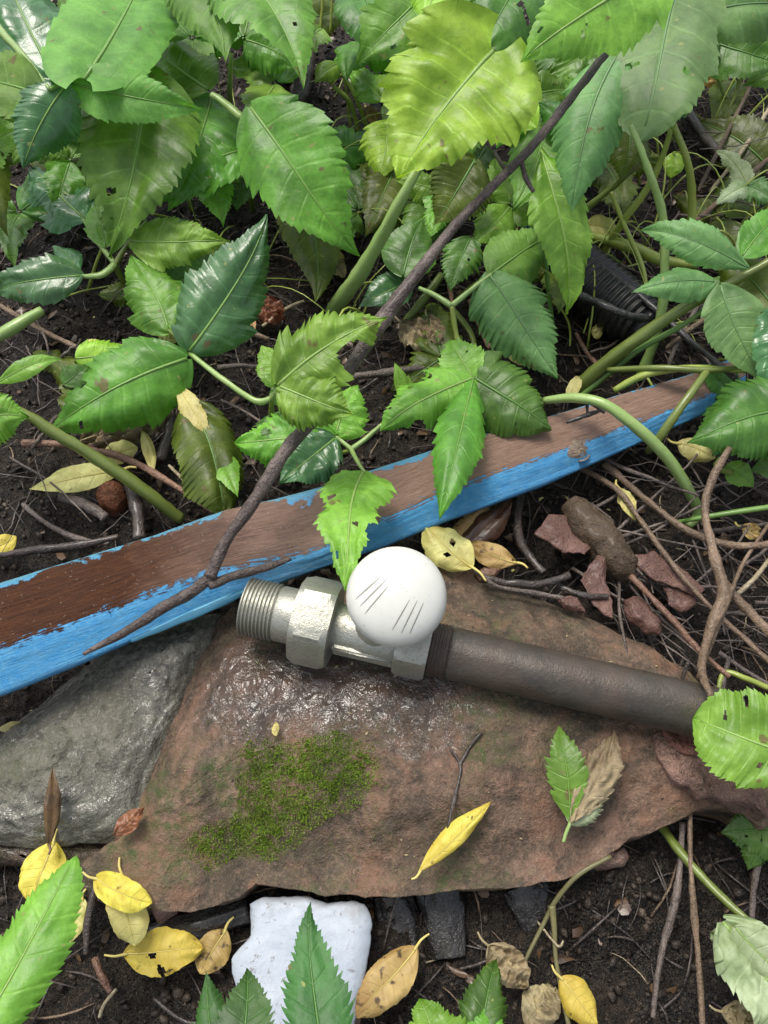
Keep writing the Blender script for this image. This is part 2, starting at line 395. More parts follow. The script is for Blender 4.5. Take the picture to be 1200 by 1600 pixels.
def resample(poly, n):
    pts = [Vector((a, b)) for a, b in poly]
    L = []; tot = 0
    for i in range(len(pts)):
        d = (pts[(i+1) % len(pts)]-pts[i]).length; L.append(d); tot += d
    out = []; i = 0; acc = 0
    for k in range(n):
        s = tot*k/n
        while acc+L[i] < s: acc += L[i]; i += 1
        out.append(pts[i].lerp(pts[(i+1) % len(pts)], (s-acc)/L[i]))
    return out
def rock(name, poly, zedge, ztop, zbot, mat, parent=None, n=150, rings=30, spine=None, rough=.003, fine=.0008, power=3., edge_n=3., seed=0., tilt=None, soft=2):
    """a stone from the outline of its widest level, domed above it and standing on zbot"""
    pts = resample(poly, n)
    # soften the corners and roughen the edge
    for _ in range(soft):
        pts = [(pts[i-1]+pts[i]*2+pts[(i+1) % n])/4 for i in range(n)]
    pts = [p+Vector((nz((p.x*.02, p.y*.02, 0), 1, seed), nz((p.x*.02, p.y*.02, 9), 1, seed)))*edge_n
           + Vector((nz((p.x*.09, p.y*.09, 0), 1, seed), nz((p.x*.09, p.y*.09, 9), 1, seed)))*edge_n*.4 for p in pts]
    if spine is None:
        c = sum(pts, Vector((0, 0)))/n; spine = (tuple(c), tuple(c))
    s0, s1 = Vector(spine[0]), Vector(spine[1]); sv = s1-s0
    V = []; F = []
    W0 = []
    for p in pts:
        f = 0 if sv.length < 1 else max(0, min(1, (p-s0).dot(sv)/sv.length_squared))
        W0.append(s0+sv*f)
    zt = (lambda p: tilt(p)) if tilt else (lambda p: 0.)
    for k, zb in enumerate((zbot, zbot*.35+zedge*.65)):
        for p, c in zip(pts, W0):
            q = p.lerp(c, .05-.03*k); v = P(q.x, q.y, zedge); v.z = zb
            v += Vector((nz(v, 70, seed), nz(v, 70, seed+5), 0))*rough*.8
            V.append(v)
    for r in range(rings+1):
        d = r/rings; d = d**1.25
        for p, c in zip(pts, W0):
            q = p.lerp(c, d)
            z = zedge+(ztop-zedge)*(1-(1-d)**power)
            v = P(q.x, q.y, zedge)      # plan position
            v.z = z+zt(q)*(1-(1-d)**power)
            am = min(1, .25+d*3)
            v.z += am*(rough*fbm(v, 28, 3, seed)+fine*fbm(v, 260, 4, seed+3))
            v.x += rough*.3*nz(v, 60, seed+7); v.y += rough*.3*nz(v, 60, seed+8)
            V.append(v)
    R_ = rings+3
    for r in range(R_-1):
        for i in range(n):
            j = (i+1) % n
            F.append((r*n+i, r*n+j, (r+1)*n+j, (r+1)*n+i))
    # outline may run either way round: make faces look outwards
    area = sum(pts[i].x*pts[(i+1) % n].y-pts[(i+1) % n].x*pts[i].y for i in range(n))
    if area > 0: F = [tuple(reversed(f)) for f in F]
    ob_ = link(name, V, F, mat, parent)
    bm = bmesh.new(); bm.from_mesh(ob_.data); bm.verts.ensure_lookup_table()
    bmesh.ops.remove_doubles(bm, verts=bm.verts[-n*2:], dist=.0009); bmesh.ops.dissolve_degenerate(bm, edges=bm.edges, dist=1e-6)
    for f_ in bm.faces: f_.smooth = True
    bm.to_mesh(ob_.data); bm.free()
    return ob_, BVHTree.FromPolygons([tuple(v) for v in V], F)
def on(bvh, px, py, z0, up=.0):
    p = P(px, py, z0)
    for _ in range(3):
        h = bvh.ray_cast(Vector((p.x, p.y, .3)), Vector((0, 0, -1)))
        if h[0] is None: return p+Vector((0, 0, up))
        p = P(px, py, h[0].z)
    return Vector((p.x, p.y, h[0].z+up))

# ------------------------------------------------------------------ ground
def axis_coords(lo, hi, n, far):
    c = [lo+(hi-lo)*i/n for i in range(n+1)]
    st = (hi-lo)/n; up = []; x = hi
    while x < far: st *= 1.35; x += st; up.append(x)
    st = (hi-lo)/n; dn = []; x = lo
    while x > -far: st *= 1.35; x -= st; dn.append(x)
    return dn[::-1]+c+up
def gz(x, y):
    v = (x, y, 0)
    return -.004+.0055*fbm(v, 16, 3, 2.)+.0045*fbm(v, 95, 3, 5.)
m, t, b, o = mat_new('soil'); k = NT(t)
tc_ = k.n('TexCoord'); v = tc_.outputs['Object']
n1 = k.noise(v, 22, 5, .65); n2 = k.noise(v, 260, 6, .75); n3 = k.noise(v, 900, 4, .7)
cc = k.mix(k.ramp(n1, [(.35, 0.), (.68, 1.)]), (.007, .0055, .004), (.03, .021, .014))
cc = k.mix(k.ramp(n2, [(.48, 0.), (.7, .85)]), cc, (.07, .05, .035))
cc = k.mix(k.ramp(n2, [(.3, .9), (.45, 0.)]), cc, (.004, .003, .002))
cc = k.mix(k.ramp(n3, [(.66, 0.), (.72, .55)]), cc, (.12, .095, .065))
k.l(cc, b.inputs['Base Color'])
k.l(k.ramp(n1, [(.35, .35), (.6, .8)]), b.inputs['Roughness'])
pb = k.bump(n2, 1., .008, b); k.bump(n3, 1., .002, b, pb)
b.inputs['Specular IOR Level'].default_value = .35
SOIL = m
X = axis_coords(-.6, .6, 210, 20); Y = axis_coords(-.42, .85, 220, 20)
V = [(x, y, gz(x, y) if abs(x) < 2 and abs(y) < 2 else -.004) for y in Y for x in X]
nx = len(X)
F = [(j*nx+i, j*nx+i+1, (j+1)*nx+i+1, (j+1)*nx+i) for j in range(len(Y)-1) for i in range(nx-1)]
g = link('ground', V, F, SOIL, origin=Vector((0, 0, 0)))
tag(g, 'dark wet crumbly soil under the plants and stones', 'soil', kind='structure')

# ------------------------------------------------------------------ stones
def stone_mat(name, cols, moss=.0, wet=.5, seed=0., scale=1., green=(.05, .075, .02), speck=.4, bump=1., rust=0., pool=None):
    m, t, b, o = mat_new(name); k = NT(t)
    tcn = k.n('TexCoord'); mp = k.n('Mapping'); mp.inputs['Location'].default_value = (seed, seed*.7, 0)
    k.l(tcn.outputs['Object'], mp.inputs[0]); v = mp.outputs[0]
    big = k.noise(v, 15*scale, 4, .65, .6); medn = k.noise(v, 95*scale, 5, .75, .4); fine = k.noise(v, 520, 5, .75); gr = k.noise(v, 1500, 3, .6)
    cc = k.ramp(big, [(.3, cols[0]), (.45, cols[1]), (.58, cols[2]), (.72, cols[3])])
    cc = k.mix(k.ramp(medn, [(.36, .8), (.56, 0.)]), cc, tuple(x*.45 for x in cols[0]))
    cc = k.mix(k.math('MULTIPLY', k.ramp(fine, [(.52, 0.), (.75, 1.)]), .3), cc, tuple(min(1, x*1.7+.02) for x in cols[3]))
    if rust:
        ru = k.ramp(k.noise(v, 34, 4, .7, .5), [(.5, 0.), (.62, 1.)])
        cc = k.mix(k.math('MULTIPLY', ru, .5*rust), cc, (.23, .118, .072))
        dk = k.ramp(k.noise(v, 36, 5, .75, .8), [(.38, 1.), (.53, 0.)])
        cc = k.mix(k.math('MULTIPLY', dk, .62*rust), cc, (.042, .036, .024))
        cc = k.mix(k.math('MULTIPLY', k.ramp(k.noise(v, 300, 4, .7), [(.57, 0.), (.68, 1.)]), .35), cc, (.27, .175, .115))
    if moss:
        mo = k.math('MULTIPLY', k.ramp(k.noise(v, 24, 5, .7), [(.5, 0.), (.66, 1.)]), k.ramp(k.noise(v, 230, 4, .7), [(.35, 0.), (.6, 1.)]))
        cc = k.mix(k.math('MULTIPLY', mo, moss), cc, green)
    cc = k.mix(k.math('MULTIPLY', k.ramp(gr, [(.66, 0.), (.7, 1.)]), speck), cc, (.42, .34, .26))
    vo = k.n('TexVoronoi'); vo.inputs['Scale'].default_value = 160; k.l(v, vo.inputs['Vector'])
    pits = k.ramp(vo.outputs['Distance'], [(.06, 1.), (.13, 0.)])
    pits = k.math('MULTIPLY', pits, k.ramp(k.noise(v, 110, 2), [(.55, 0.), (.6, 1.)]))
    cc = k.mix(k.math('MULTIPLY', pits, .8), cc, (.012, .01, .008))
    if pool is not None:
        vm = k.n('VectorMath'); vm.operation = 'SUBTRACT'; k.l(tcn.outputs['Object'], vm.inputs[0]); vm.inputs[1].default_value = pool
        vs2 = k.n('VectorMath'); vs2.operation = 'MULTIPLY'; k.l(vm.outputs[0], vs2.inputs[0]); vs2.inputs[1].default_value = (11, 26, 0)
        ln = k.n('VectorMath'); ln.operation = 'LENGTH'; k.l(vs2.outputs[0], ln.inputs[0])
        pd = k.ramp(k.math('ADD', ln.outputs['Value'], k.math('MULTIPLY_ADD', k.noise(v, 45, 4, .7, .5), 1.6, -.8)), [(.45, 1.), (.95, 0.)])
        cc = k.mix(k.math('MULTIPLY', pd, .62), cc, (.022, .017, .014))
    k.l(cc, b.inputs['Base Color'])
    wetm = k.ramp(k.noise(v, 18, 4, .6), [(.42, 0.), (.6, 1.)])
    k.l(k.mix(k.math('MULTIPLY', wetm, wet), (.7, .7, .7), (.25, .25, .25)), b.inputs['Roughness'])
    b.inputs['Specular IOR Level'].default_value = .3
    cw = k.math('MULTIPLY', wetm, wet)
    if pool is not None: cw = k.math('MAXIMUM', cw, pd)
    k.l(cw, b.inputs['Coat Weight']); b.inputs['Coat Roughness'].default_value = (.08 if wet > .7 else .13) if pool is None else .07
    h = k.math('ADD', k.math('MULTIPLY', medn, 1.), k.math('MULTIPLY', fine, .5))
    pb = k.bump(h, 1., .0034*bump, b); pb = k.bump(gr, .5, .0006, b, pb)
    cb = k.n('Bump'); cb.inputs['Strength'].default_value = 1.; cb.inputs['Distance'].default_value = .0022
    k.l(k.noise(v, 170, 3, .6, .8), cb.inputs['Height']); k.l(cb.outputs[0], b.inputs['Coat Normal'])
    return m
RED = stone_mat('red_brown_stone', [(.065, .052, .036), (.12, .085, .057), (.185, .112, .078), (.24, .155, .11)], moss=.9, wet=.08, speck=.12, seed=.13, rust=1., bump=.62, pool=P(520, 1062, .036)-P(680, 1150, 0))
GREY = stone_mat('grey_stone', [(.10, .094, .072), (.145, .138, .108), (.185, .178, .142), (.24, .235, .195)], moss=.4, wet=1., seed=2.2, speck=.1, bump=.7)
PINK = stone_mat('pink_brick', [(.11, .065, .048), (.17, .1, .075), (.23, .135, .105), (.3, .185, .145)], moss=.15, wet=.15, seed=5.)

slab_poly = [(340, 962), (372, 945), (470, 920), (560, 880), (640, 866), (705, 880), (780, 908), (860, 940), (940, 975), (1010, 1010), (1080, 1050),
             (1140, 1110), (1190, 1180), (1225, 1260), (1205, 1300), (1150, 1262), (1085, 1262), (1050, 1290), (990, 1305), (940, 1345), (880, 1372), (800, 1388), (700, 1392),
             (620, 1408), (540, 1398), (450, 1390), (400, 1378), (372, 1405), (300, 1425), (235, 1420), (170, 1395), (120, 1350), (185, 1310), (228, 1245), (262, 1150), (300, 1060)]
def slab_tilt(q):
    # the front third rolls off towards the viewer, the left shoulder is a little higher
    f = max(0., min(1., (q.y-1200)/170)); return -.015*f*f*(3-2*f)+.002*math.sin(q.x*.011)
slab = empty('stone_slab', P(680, 1150, 0), 'large reddish brown flat stone with green moss, carrying the pipe and valve', 'stone')
slab_top, SLAB = rock('stone_body', slab_poly, .021, .036, -.008, RED, slab, n=240, rings=46, spine=((400, 1180), (960, 1150)), rough=.0035, fine=.0013, edge_n=7, seed=3., tilt=slab_tilt)
zf = on(SLAB, 1110, 1200, .03).z
fl, FL = rock('broken_flake', [(1018, 1150), (1060, 1140), (1105, 1152), (1150, 1180), (1195, 1230), (1203, 1275), (1150, 1250), (1095, 1248), (1078, 1222), (1045, 1205), (1025, 1180)],
     zf+.0012, zf+.0028, zf-.012, PINK, slab, n=150, rings=16, spine=((1070, 1185), (1150, 1220)), rough=.0022, fine=.0012, power=9, edge_n=11, seed=9., soft=0)
tag(fl, 'paler pinkish layer where the stone has split')
fl2, _ = rock('broken_flake', [(1030, 1142), (1075, 1140), (1108, 1156), (1112, 1176), (1078, 1180), (1044, 1168)], zf+.0042, zf+.005, zf-.005,
     stone_mat('brick_red', [(.12, .05, .036), (.18, .075, .055), (.23, .095, .07), (.28, .13, .1)], wet=.1, seed=7.), slab, n=90, rings=10, rough=.0012, fine=.0009, power=8, edge_n=9, seed=12., soft=0)
tag(fl2, 'small brick red patch of bare broken stone')
gs, GS = rock('stone', [(352, 955), (338, 1010), (300, 1090), (262, 1190), (235, 1270), (200, 1318), (90, 1322), (0, 1322), (-110, 1310), (-120, 1190), (-20, 1160), (45, 1118), (95, 1070), (160, 1020), (250, 985), (310, 958)],
     .016, .03, -.008, GREY, None, n=170, rings=36, spine=((40, 1250), (250, 1060)), rough=.004, fine=.0018, edge_n=6, seed=21.)
tag(gs, 'wet dark grey stone left of the reddish slab, glistening', 'stone')
# ledge of a lower stone under both
ls, _ = rock('stone', [(-60, 1312), (60, 1310), (180, 1318), (250, 1360), (300, 1420), (200, 1425), (90, 1385), (30, 1352), (-60, 1345)], .009, .014, -.008,
     stone_mat('brown_stone', [(.05, .035, .024), (.075, .05, .034), (.1, .07, .048), (.14, .1, .07)], moss=.3, wet=.4, seed=4.), None, n=90, rings=12, spine=((0, 1330), (220, 1385)), rough=.002, fine=.001, edge_n=5, seed=31.)
tag(ls, 'low brown stone ledge beneath the grey stone and yellow leaves', 'stone')
# white painted lump
m, t, b, o = mat_new('flaking_whitewash'); k = NT(t); v = k.n('TexCoord').outputs['Object']
n1 = k.noise(v, 55, 5, .6); n2 = k.noise(v, 330, 6, .75); n4 = k.noise(v, 30, 3, .5)
cc = k.mix(k.ramp(n1, [(.3, 0.), (.7, 1.)]), (.34, .39, .45), (.44, .48, .53))
cc = k.mix(k.ramp(n2, [(.6, 0.), (.66, .85)]), cc, (.2, .2, .2))
cc = k.mix(k.ramp(n4, [(.62, 0.), (.68, .6)]), cc, (.35, .62, .75))
cc = k.mix(k.ramp(k.noise(v, 24, 5, .7, .4), [(.52, 0.), (.7, .55)]), cc, (.2, .17, .13))
k.l(cc, b.inputs['Base Color']); b.inputs['Roughness'].default_value = .6
k.bump(k.math('ADD', n1, k.math('MULTIPLY', n2, .6)), .6, .0012, b)
wl_, WL = rock('stone', [(392, 1412), (412, 1402), (445, 1398), (480, 1400), (512, 1410), (548, 1408), (572, 1416), (580, 1440), (578, 1475), (572, 1510), (562, 1550), (552, 1600), (550, 1690), (420, 1700), (385, 1580), (362, 1520), (360, 1494), (376, 1478), (392, 1462)],
     .014, .018, -.01, m, None, n=130, rings=22, spine=((470, 1450), (480, 1620)), rough=.0014, fine=.0005, power=9, edge_n=5, seed=41., soft=0)
tag(wl_, 'white painted broken lump of masonry below the slab', 'stone')

# pebbles
PEB = stone_mat('pink_pebble', [(.2, .12, .085), (.28, .17, .125), (.33, .21, .165), (.38, .27, .22)], wet=.2, seed=8., speck=.5)
for poly, z, mt, lab in (
    ([(918, 1342), (945, 1328), (975, 1324), (983, 1338), (978, 1352), (950, 1358), (925, 1356)], .012, PEB, 'small salmon pink pebble under the lower right edge of the slab'),
    ([(240, 1390), (262, 1382), (276, 1405), (272, 1428), (245, 1445), (232, 1420)], .016, stone_mat('mauve_pebble', [(.2, .12, .11), (.3, .19, .17), (.36, .25, .23), (.45, .36, .34)], wet=.3, seed=6.), 'mauve pebble beside the folded yellow leaf at the lower left'),
    ([(152, 760), (170, 748), (190, 758), (195, 775), (180, 795), (158, 792), (149, 776)], .012, stone_mat('rusty_pebble', [(.15, .05, .022), (.2, .07, .03), (.24, .09, .045), (.3, .16, .1)], wet=.5, seed=1.), 'rusty brown pebble beneath the long pale yellow leaf')):
    p_, _ = rock('pebble', poly, z*.5, z, -.006, mt, None, n=48, rings=14, rough=.0024, fine=.0009, power=3.4, edge_n=4, seed=poly[0][0], soft=0)
    tag(p_, lab, 'pebble')

# ------------------------------------------------------------------ painted board
BST = [(-140, 955, 1060, 1128), (0, 905, 1018, 1086), (120, 868, 974, 1038), (240, 832, 926, 984), (350, 792, 893, 938), (430, 774, 880, 912), (500, 756, 862, 886), (600, 724, 815, 852), (700, 690, 768, 812),
       (850, 648, 716, 757), (1000, 603, 660, 690), (1100, 574, 622, 645), (1165, 548, 590, 610)]
def board_at(x):
    for a, c in zip(BST, BST[1:]):
        if x <= c[0]:
            f = (x-a[0])/(c[0]-a[0]); f2 = f
            return tuple(a[i]+(c[i]-a[i])*f2 for i in (1, 2, 3))
    return BST[-1][1:]
def board_z(x):
    f = (x+140)/1305
    return .064-.030*f
m, t, b, o = mat_new('worn_blue_painted_wood'); k = NT(t)
tcn = k.n('TexCoord'); sep = k.n('SeparateXYZ'); k.l(tcn.outputs['UV'], sep.inputs[0])
al, ac = sep.outputs[0], sep.outputs[1]       # along in decimetres, across (0 rear edge, 1 ridge, 2 lower edge)
mp = k.n('Mapping'); mp.inputs['Scale'].default_value = (1.2, 4.5, 1); k.l(tcn.outputs['UV'], mp.inputs[0])
gr = k.noise(mp.outputs[0], 5, 7, .7, .25)
mp2 = k.n('Mapping'); mp2.inputs['Scale'].default_value = (4, 15, 1); k.l(tcn.outputs['UV'], mp2.inputs[0])
gf = k.noise(mp2.outputs[0], 4, 6, .75)
ob = tcn.outputs['Object']; nb_ = k.noise(ob, 26, 4, .6); nf = k.noise(ob, 240, 6, .7); ns = k.noise(ob, 620, 3, .6)
wetw = k.ramp(k.math('ADD', k.math('MULTIPLY', al, .36), k.math('MULTIPLY', nb_, .6)), [(.65, 0.), (1.15, 1.)])
wood = k.mix(k.ramp(gr, [(.3, 0.), (.7, 1.)]), (.05, .016, .006), (.145, .052, .017))
dry = k.mix(k.ramp(gr, [(.3, 0.), (.7, 1.)]), (.31, .18, .125), (.47, .315, .24))
wood = k.mix(wetw, wood, dry)
wood = k.mix(k.math('MULTIPLY', k.ramp(gf, [(.5, 0.), (.75, 1.)]), .6), wood, (.03, .014, .008))
wood = k.mix(k.math('MULTIPLY', k.ramp(ns, [(.66, 0.), (.7, 1.)]), .5), wood, (.42, .34, .26))
paint = k.mix(k.ramp(nf, [(.35, 0.), (.7, 1.)]), (.075, .42, .86), (.16, .53, .9))
paint = k.mix(k.math('MULTIPLY', k.ramp(gf, [(.52, 0.), (.7, 1.)]), .75), paint, (.36, .60, .74))
edge = k.math('ADD', ac, k.math('ADD', k.math('MULTIPLY_ADD', gr, .8, -.4), k.math('MULTIPLY_ADD', nf, .5, -.25)))
pm = k.ramp(k.math('MULTIPLY', edge, .5), [(.492, 0.), (.508, 1.)])
rear = k.math('ADD', ac, k.math('ADD', k.math('MULTIPLY_ADD', nb_, .9, -.4), k.math('MULTIPLY_ADD', nf, .3, -.1)))
pr_ = k.ramp(rear, [(.15, 1.), (.18, 0.)])
scr = k.math('MULTIPLY', k.ramp(gf, [(.66, 0.), (.7, 1.)]), k.ramp(nb_, [(.5, 0.), (.6, 1.)]))
# chips through the paint
pm = k.math('MULTIPLY', k.math('MAXIMUM', pm, pr_), k.math('SUBTRACT', 1., scr))
teal = k.mix(k.ramp(ac, [(.0, 1.), (.3, 0.)]), paint, (.15, .42, .55))
c_ = k.mix(pm, wood, teal)
k.l(c_, b.inputs['Base Color'])
wg = k.ramp(k.noise(ob, 34, 4, .6), [(.4, 0.), (.62, 1.)])
k.l(k.mix(wg, (.55, .55, .55), (.34, .34, .34)), b.inputs['Roughness'])
b.inputs['Coat Roughness'].default_value = .14
vm = k.n('VectorMath'); vm.operation = 'SUBTRACT'; k.l(tcn.outputs['Object'], vm.inputs[0]); vm.inputs[1].default_value = P(410, 822, .055)-P(500, 830, 0)
vs2 = k.n('VectorMath'); vs2.operation = 'MULTIPLY'; k.l(vm.outputs[0], vs2.inputs[0]); vs2.inputs[1].default_value = (19, 24, 0)
ln = k.n('VectorMath'); ln.operation = 'LENGTH'; k.l(vs2.outputs[0], ln.inputs[0])
wb = k.ramp(k.math('ADD', ln.outputs['Value'], k.math('MULTIPLY_ADD', nb_, 1.2, -.6)), [(.5, 1.), (1.1, .12)])
k.l(wb, b.inputs['Coat Weight'])
cb = k.n('Bump'); cb.inputs['Strength'].default_value = 1.; cb.inputs['Distance'].default_value = .0022
k.l(k.math('ADD', k.math('MULTIPLY', gr, .6), k.math('ADD', k.math('MULTIPLY', gf, .5), k.math('MULTIPLY', nf, .5))), cb.inputs['Height']); k.l(cb.outputs[0], b.inputs['Coat Normal'])
h = k.math('ADD', k.math('MULTIPLY', gr, .8), k.math('ADD', k.math('MULTIPLY', gf, .6), k.math('ADD', k.math('MULTIPLY', nf, .35), k.math('MULTIPLY', pm, .35))))
k.bump(h, 1., .003, b)
b.inputs['Specular IOR Level'].default_value = .3
WOODM = m
NS, NA = 300, 26
V = []; F = []; UV = []
xs = [-140+1305*i/NS for i in range(NS+1)]
cum = 0; prev = None
for i, x in enumerate(xs):
    yt, yr, yb = board_at(x); z = board_z(x)
    A_ = P(x, yt, z); B_ = P(x, yr, z); C_ = P(x, yb, z-.008)
    if prev is not None: cum += (B_-prev).length*10
    prev = B_
    ring = []
    for j in range(NA+1):
        ac_ = 2*j/NA
        # rounded ridge between top face and lower face
        if ac_ <= 1: p = A_.lerp(B_, ac_)
        else: p = B_.lerp(C_, ac_-1)
        rr = max(0, 1-abs(ac_-1)/.22); p = p+((A_.lerp(B_, .8)+B_.lerp(C_, .2))/2-B_)*rr*rr*.6
        rr = max(0, 1-ac_/.12); p = p+Vector((0, 0, -.003))*rr*rr
        p = p+Vector((0, 0, 1))*(.0009*fbm((cum*2.2, ac_*9, 0), 1.3, 4, 4.)+.0005*nz((cum*1.5, ac_*1.2, 3), 1, 2.))
        ring.append((p, (cum, ac_)))
    und = [(C_+Vector((0, .002, -.006)), (cum, 2.2)), (A_+Vector((0, -.002, -.019)), (cum, 2.6)), (A_+Vector((0, .0005, -.006)), (cum, -.1))]
    for p, uv_ in ring+und: V.append(p); UV.append(uv_)
M_ = NA+4
for i in range(NS):
    for j in range(M_):
        j2 = (j+1) % M_
        F.append((i*M_+j, i*M_+j2, (i+1)*M_+j2, (i+1)*M_+j))
F.append(tuple(range(M_-1, -1, -1))); F.append(tuple(NS*M_+j for j in range(M_)))
p0 = P(500, 830, 0)
board = empty('painted_board', p0, 'weathered brown wooden lath with peeling bright blue paint, lying across the picture', 'board')
bd = link('lath', V, [tuple(reversed(f)) for f in F], WOODM, board, uv=UV)
BOARD = BVHTree.FromPolygons([tuple(v) for v in V], F)
# knot near the right half and a splinter of painted wood at the lower left edge
kn = on(BOARD, 903, 703, .04, .0008)
V = []; F = []
for r in range(7):
    for s in range(20):
        a = 2*math.pi*s/20; q = 903+17*(r/6)*math.cos(a)*(1+.2*math.sin(3*a)), 703+22*(r/6)*math.sin(a)*(1+.15*math.cos(2*a))
        p = on(BOARD, q[0], q[1], .04, .0012-.0016*(r/6)**3+.0006*math.sin(r*3.3+a))
        V.append(p)
F = [(r*20+s, r*20+(s+1) % 20, (r+1)*20+(s+1) % 20, (r+1)*20+s) for r in range(6) for s in range(20)]
tag(link('knot', V, F, bark_mat('knot_wood', (.13, .09, .06), (.33, .26, .19), .6), board), 'grey brown knot bare of paint')
SPL = rib_mat('splinter_paint', (.10, .36, .52))
for pts in ([(205, 1002, .052, 5), (300, 962, .053, 12), (372, 930, .053, 9), (395, 918, .052, 3)], [(235, 985, .050, 4), (300, 958, .0505, 9), (360, 930, .0505, 4)]):
    V, F = px_tube(pts, sides=6, rough=.3, seed=pts[0][0]); link('splinter', V, F, SPL, board)

# ------------------------------------------------------------------ pipe with radiator valve
def metal_mat(name, c, c2, rough, metallic, dirt=(.06, .05, .03), dirt_amt=.4, bump=.5, rust=0.):
    m, t, b, o = mat_new(name); k = NT(t); v = k.n('TexCoord').outputs['Object']
    n1 = k.noise(v, 70, 5, .65); n2 = k.noise(v, 620, 5, .7); n3 = k.noise(v, 2200, 2, .5)
    cc = k.mix(k.ramp(n1, [(.3, 0.), (.7, 1.)]), c, c2)
    cc = k.mix(k.math('MULTIPLY', k.ramp(n2, [(.5, 0.), (.75, 1.)]), dirt_amt), cc, dirt)
    if rust: cc = k.mix(k.math('MULTIPLY', k.ramp(k.noise(v, 42, 4, .7, .5), [(.46, 0.), (.62, 1.)]), rust), cc, (.13, .075, .05))
    if rust: cc = k.mix(k.math('MULTIPLY', k.ramp(k.noise(v, 200, 3, .7, .5), [(.6, 0.), (.68, 1.)]), rust), cc, (.16, .13, .1))
    k.l(cc, b.inputs['Base Color']); b.inputs['Metallic'].default_value = metallic
    k.l(k.math('MULTIPLY_ADD', n2, .35, rough-.17), b.inputs['Roughness'])
    pb = k.bump(n2, bump, .0005, b); k.bump(n3, bump*.8, .0003, b, pb)
    return m
NICKEL = metal_mat('dull_nickel', (.33, .33, .275), (.46, .46, .40), .42, .7, dirt=(.17, .16, .11), dirt_amt=.45)
IRON = metal_mat('dark_iron', (.045, .038, .03), (.085, .073, .06), .42, .25, dirt=(.085, .065, .05), dirt_amt=.45, rust=.22)
m, t, b, o = mat_new('white_plastic'); k = NT(t); v = k.n('TexCoord').outputs['Object']
n1 = k.noise(v, 60, 4); n2 = k.noise(v, 330, 4, .6)
cc = k.mix(k.ramp(n1, [(.3, 0.), (.75, 1.)]), (.60, .605, .54), (.67, .67, .62))
cc = k.mix(k.ramp(k.noise(v, 900, 2, .6), [(.72, 0.), (.78, .6)]), cc, (.2, .17, .12))
cc = k.mix(k.ramp(k.noise(v, 38, 4, .7, .5), [(.5, 0.), (.75, .3)]), cc, (.36, .35, .28))
cc = k.mix(k.ramp(n2, [(.64, 0.), (.76, .5)]), cc, (.42, .4, .32))
k.l(cc, b.inputs['Base Color']); b.inputs['Roughness'].default_value = .38
b.inputs['Subsurface Weight'].default_value = .15; b.inputs['Subsurface Radius'].default_value = (.004, .004, .003); b.inputs['Subsurface Scale'].default_value = .5
k.bump(n2, .15, .0004, b)
PLASTIC = m
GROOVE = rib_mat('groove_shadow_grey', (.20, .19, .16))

ZA = .053
PA, PB = P(384, 946, ZA), P(1150, 1124, ZA-.004)
AX = (PB-PA).normalized()
SIDE = AX.cross(Vector((0, 0, 1))).normalized(); UPA = SIDE.cross(AX)
def along(px):
    # point on the pipe axis whose picture lies at column px
    lo, hi = -.1, .6
    for _ in range(40):
        md = (lo+hi)/2; q = PA+AX*md-CAM
        if 600+FPX*q.dot(RGT)/q.dot(FWD) < px: lo = md
        else: hi = md
    return (lo+hi)/2
def axpt(d, r, a): return PA+AX*d+(UPA*math.cos(a)+SIDE*math.sin(a))*r
valve = empty('pipe_with_valve', PA+Vector((0, 0, -.02)), 'dark iron pipe with silvery radiator valve and white round knob on the slab', 'pipe valve')
S0 = sc(PA)
def lathe(name, prof_, mat, sides=48, ph=0., parent=valve, hole=0.):
    V = []; F = []
    for d, r in prof_:
        for s in range(sides): V.append(axpt(d, r, 2*math.pi*s/sides+ph))
    n = len(prof_)
    for i in range(n-1):
        for s in range(sides):
            s2 = (s+1) % sides; F.append((i*sides+s, i*sides+s2, (i+1)*sides+s2, (i+1)*sides+s))
    F.append(tuple(range(sides-1, -1, -1))); F.append(tuple(range((n-1)*sides, n*sides)))
    o = link(name, V, F, mat, parent)
    return o
def sharp(o, ang=35):
    me = o.data; bm = bmesh.new(); bm.from_mesh(me)
    bmesh.ops.recalc_face_normals(bm, faces=bm.faces)
    for e in bm.edges:
        if len(e.link_faces) == 2 and e.calc_face_angle(0) > R(ang): e.smooth = False
    bm.to_mesh(me); bm.free()
    return o
# threaded left end: a hollow stub with real thread ridges
d0, d1, d2 = along(383), along(434), along(470)
rt = 44*S0
pr = [(d0+.012, rt*.62), (d0, rt*.68), (d0, rt*.88)]
NR = 9
for i in range(NR):
    a = d0+(d1-d0)*i/NR; st = (d1-d0)/NR
    pr += [(a+st*.08, rt*.93), (a+st*.42, rt*1.03), (a+st*.58, rt*1.03), (a+st*.92, rt*.93)]
V = []; sides = 56
sharp(lathe('threaded_end', pr, NICKEL, sides), 60)
sharp(lathe('collar', [(d1-.0005, rt*.9), (d1+.001, rt*.985), (d2-.001, rt*.985), (d2+.004, rt*.98)], NICKEL), 40)
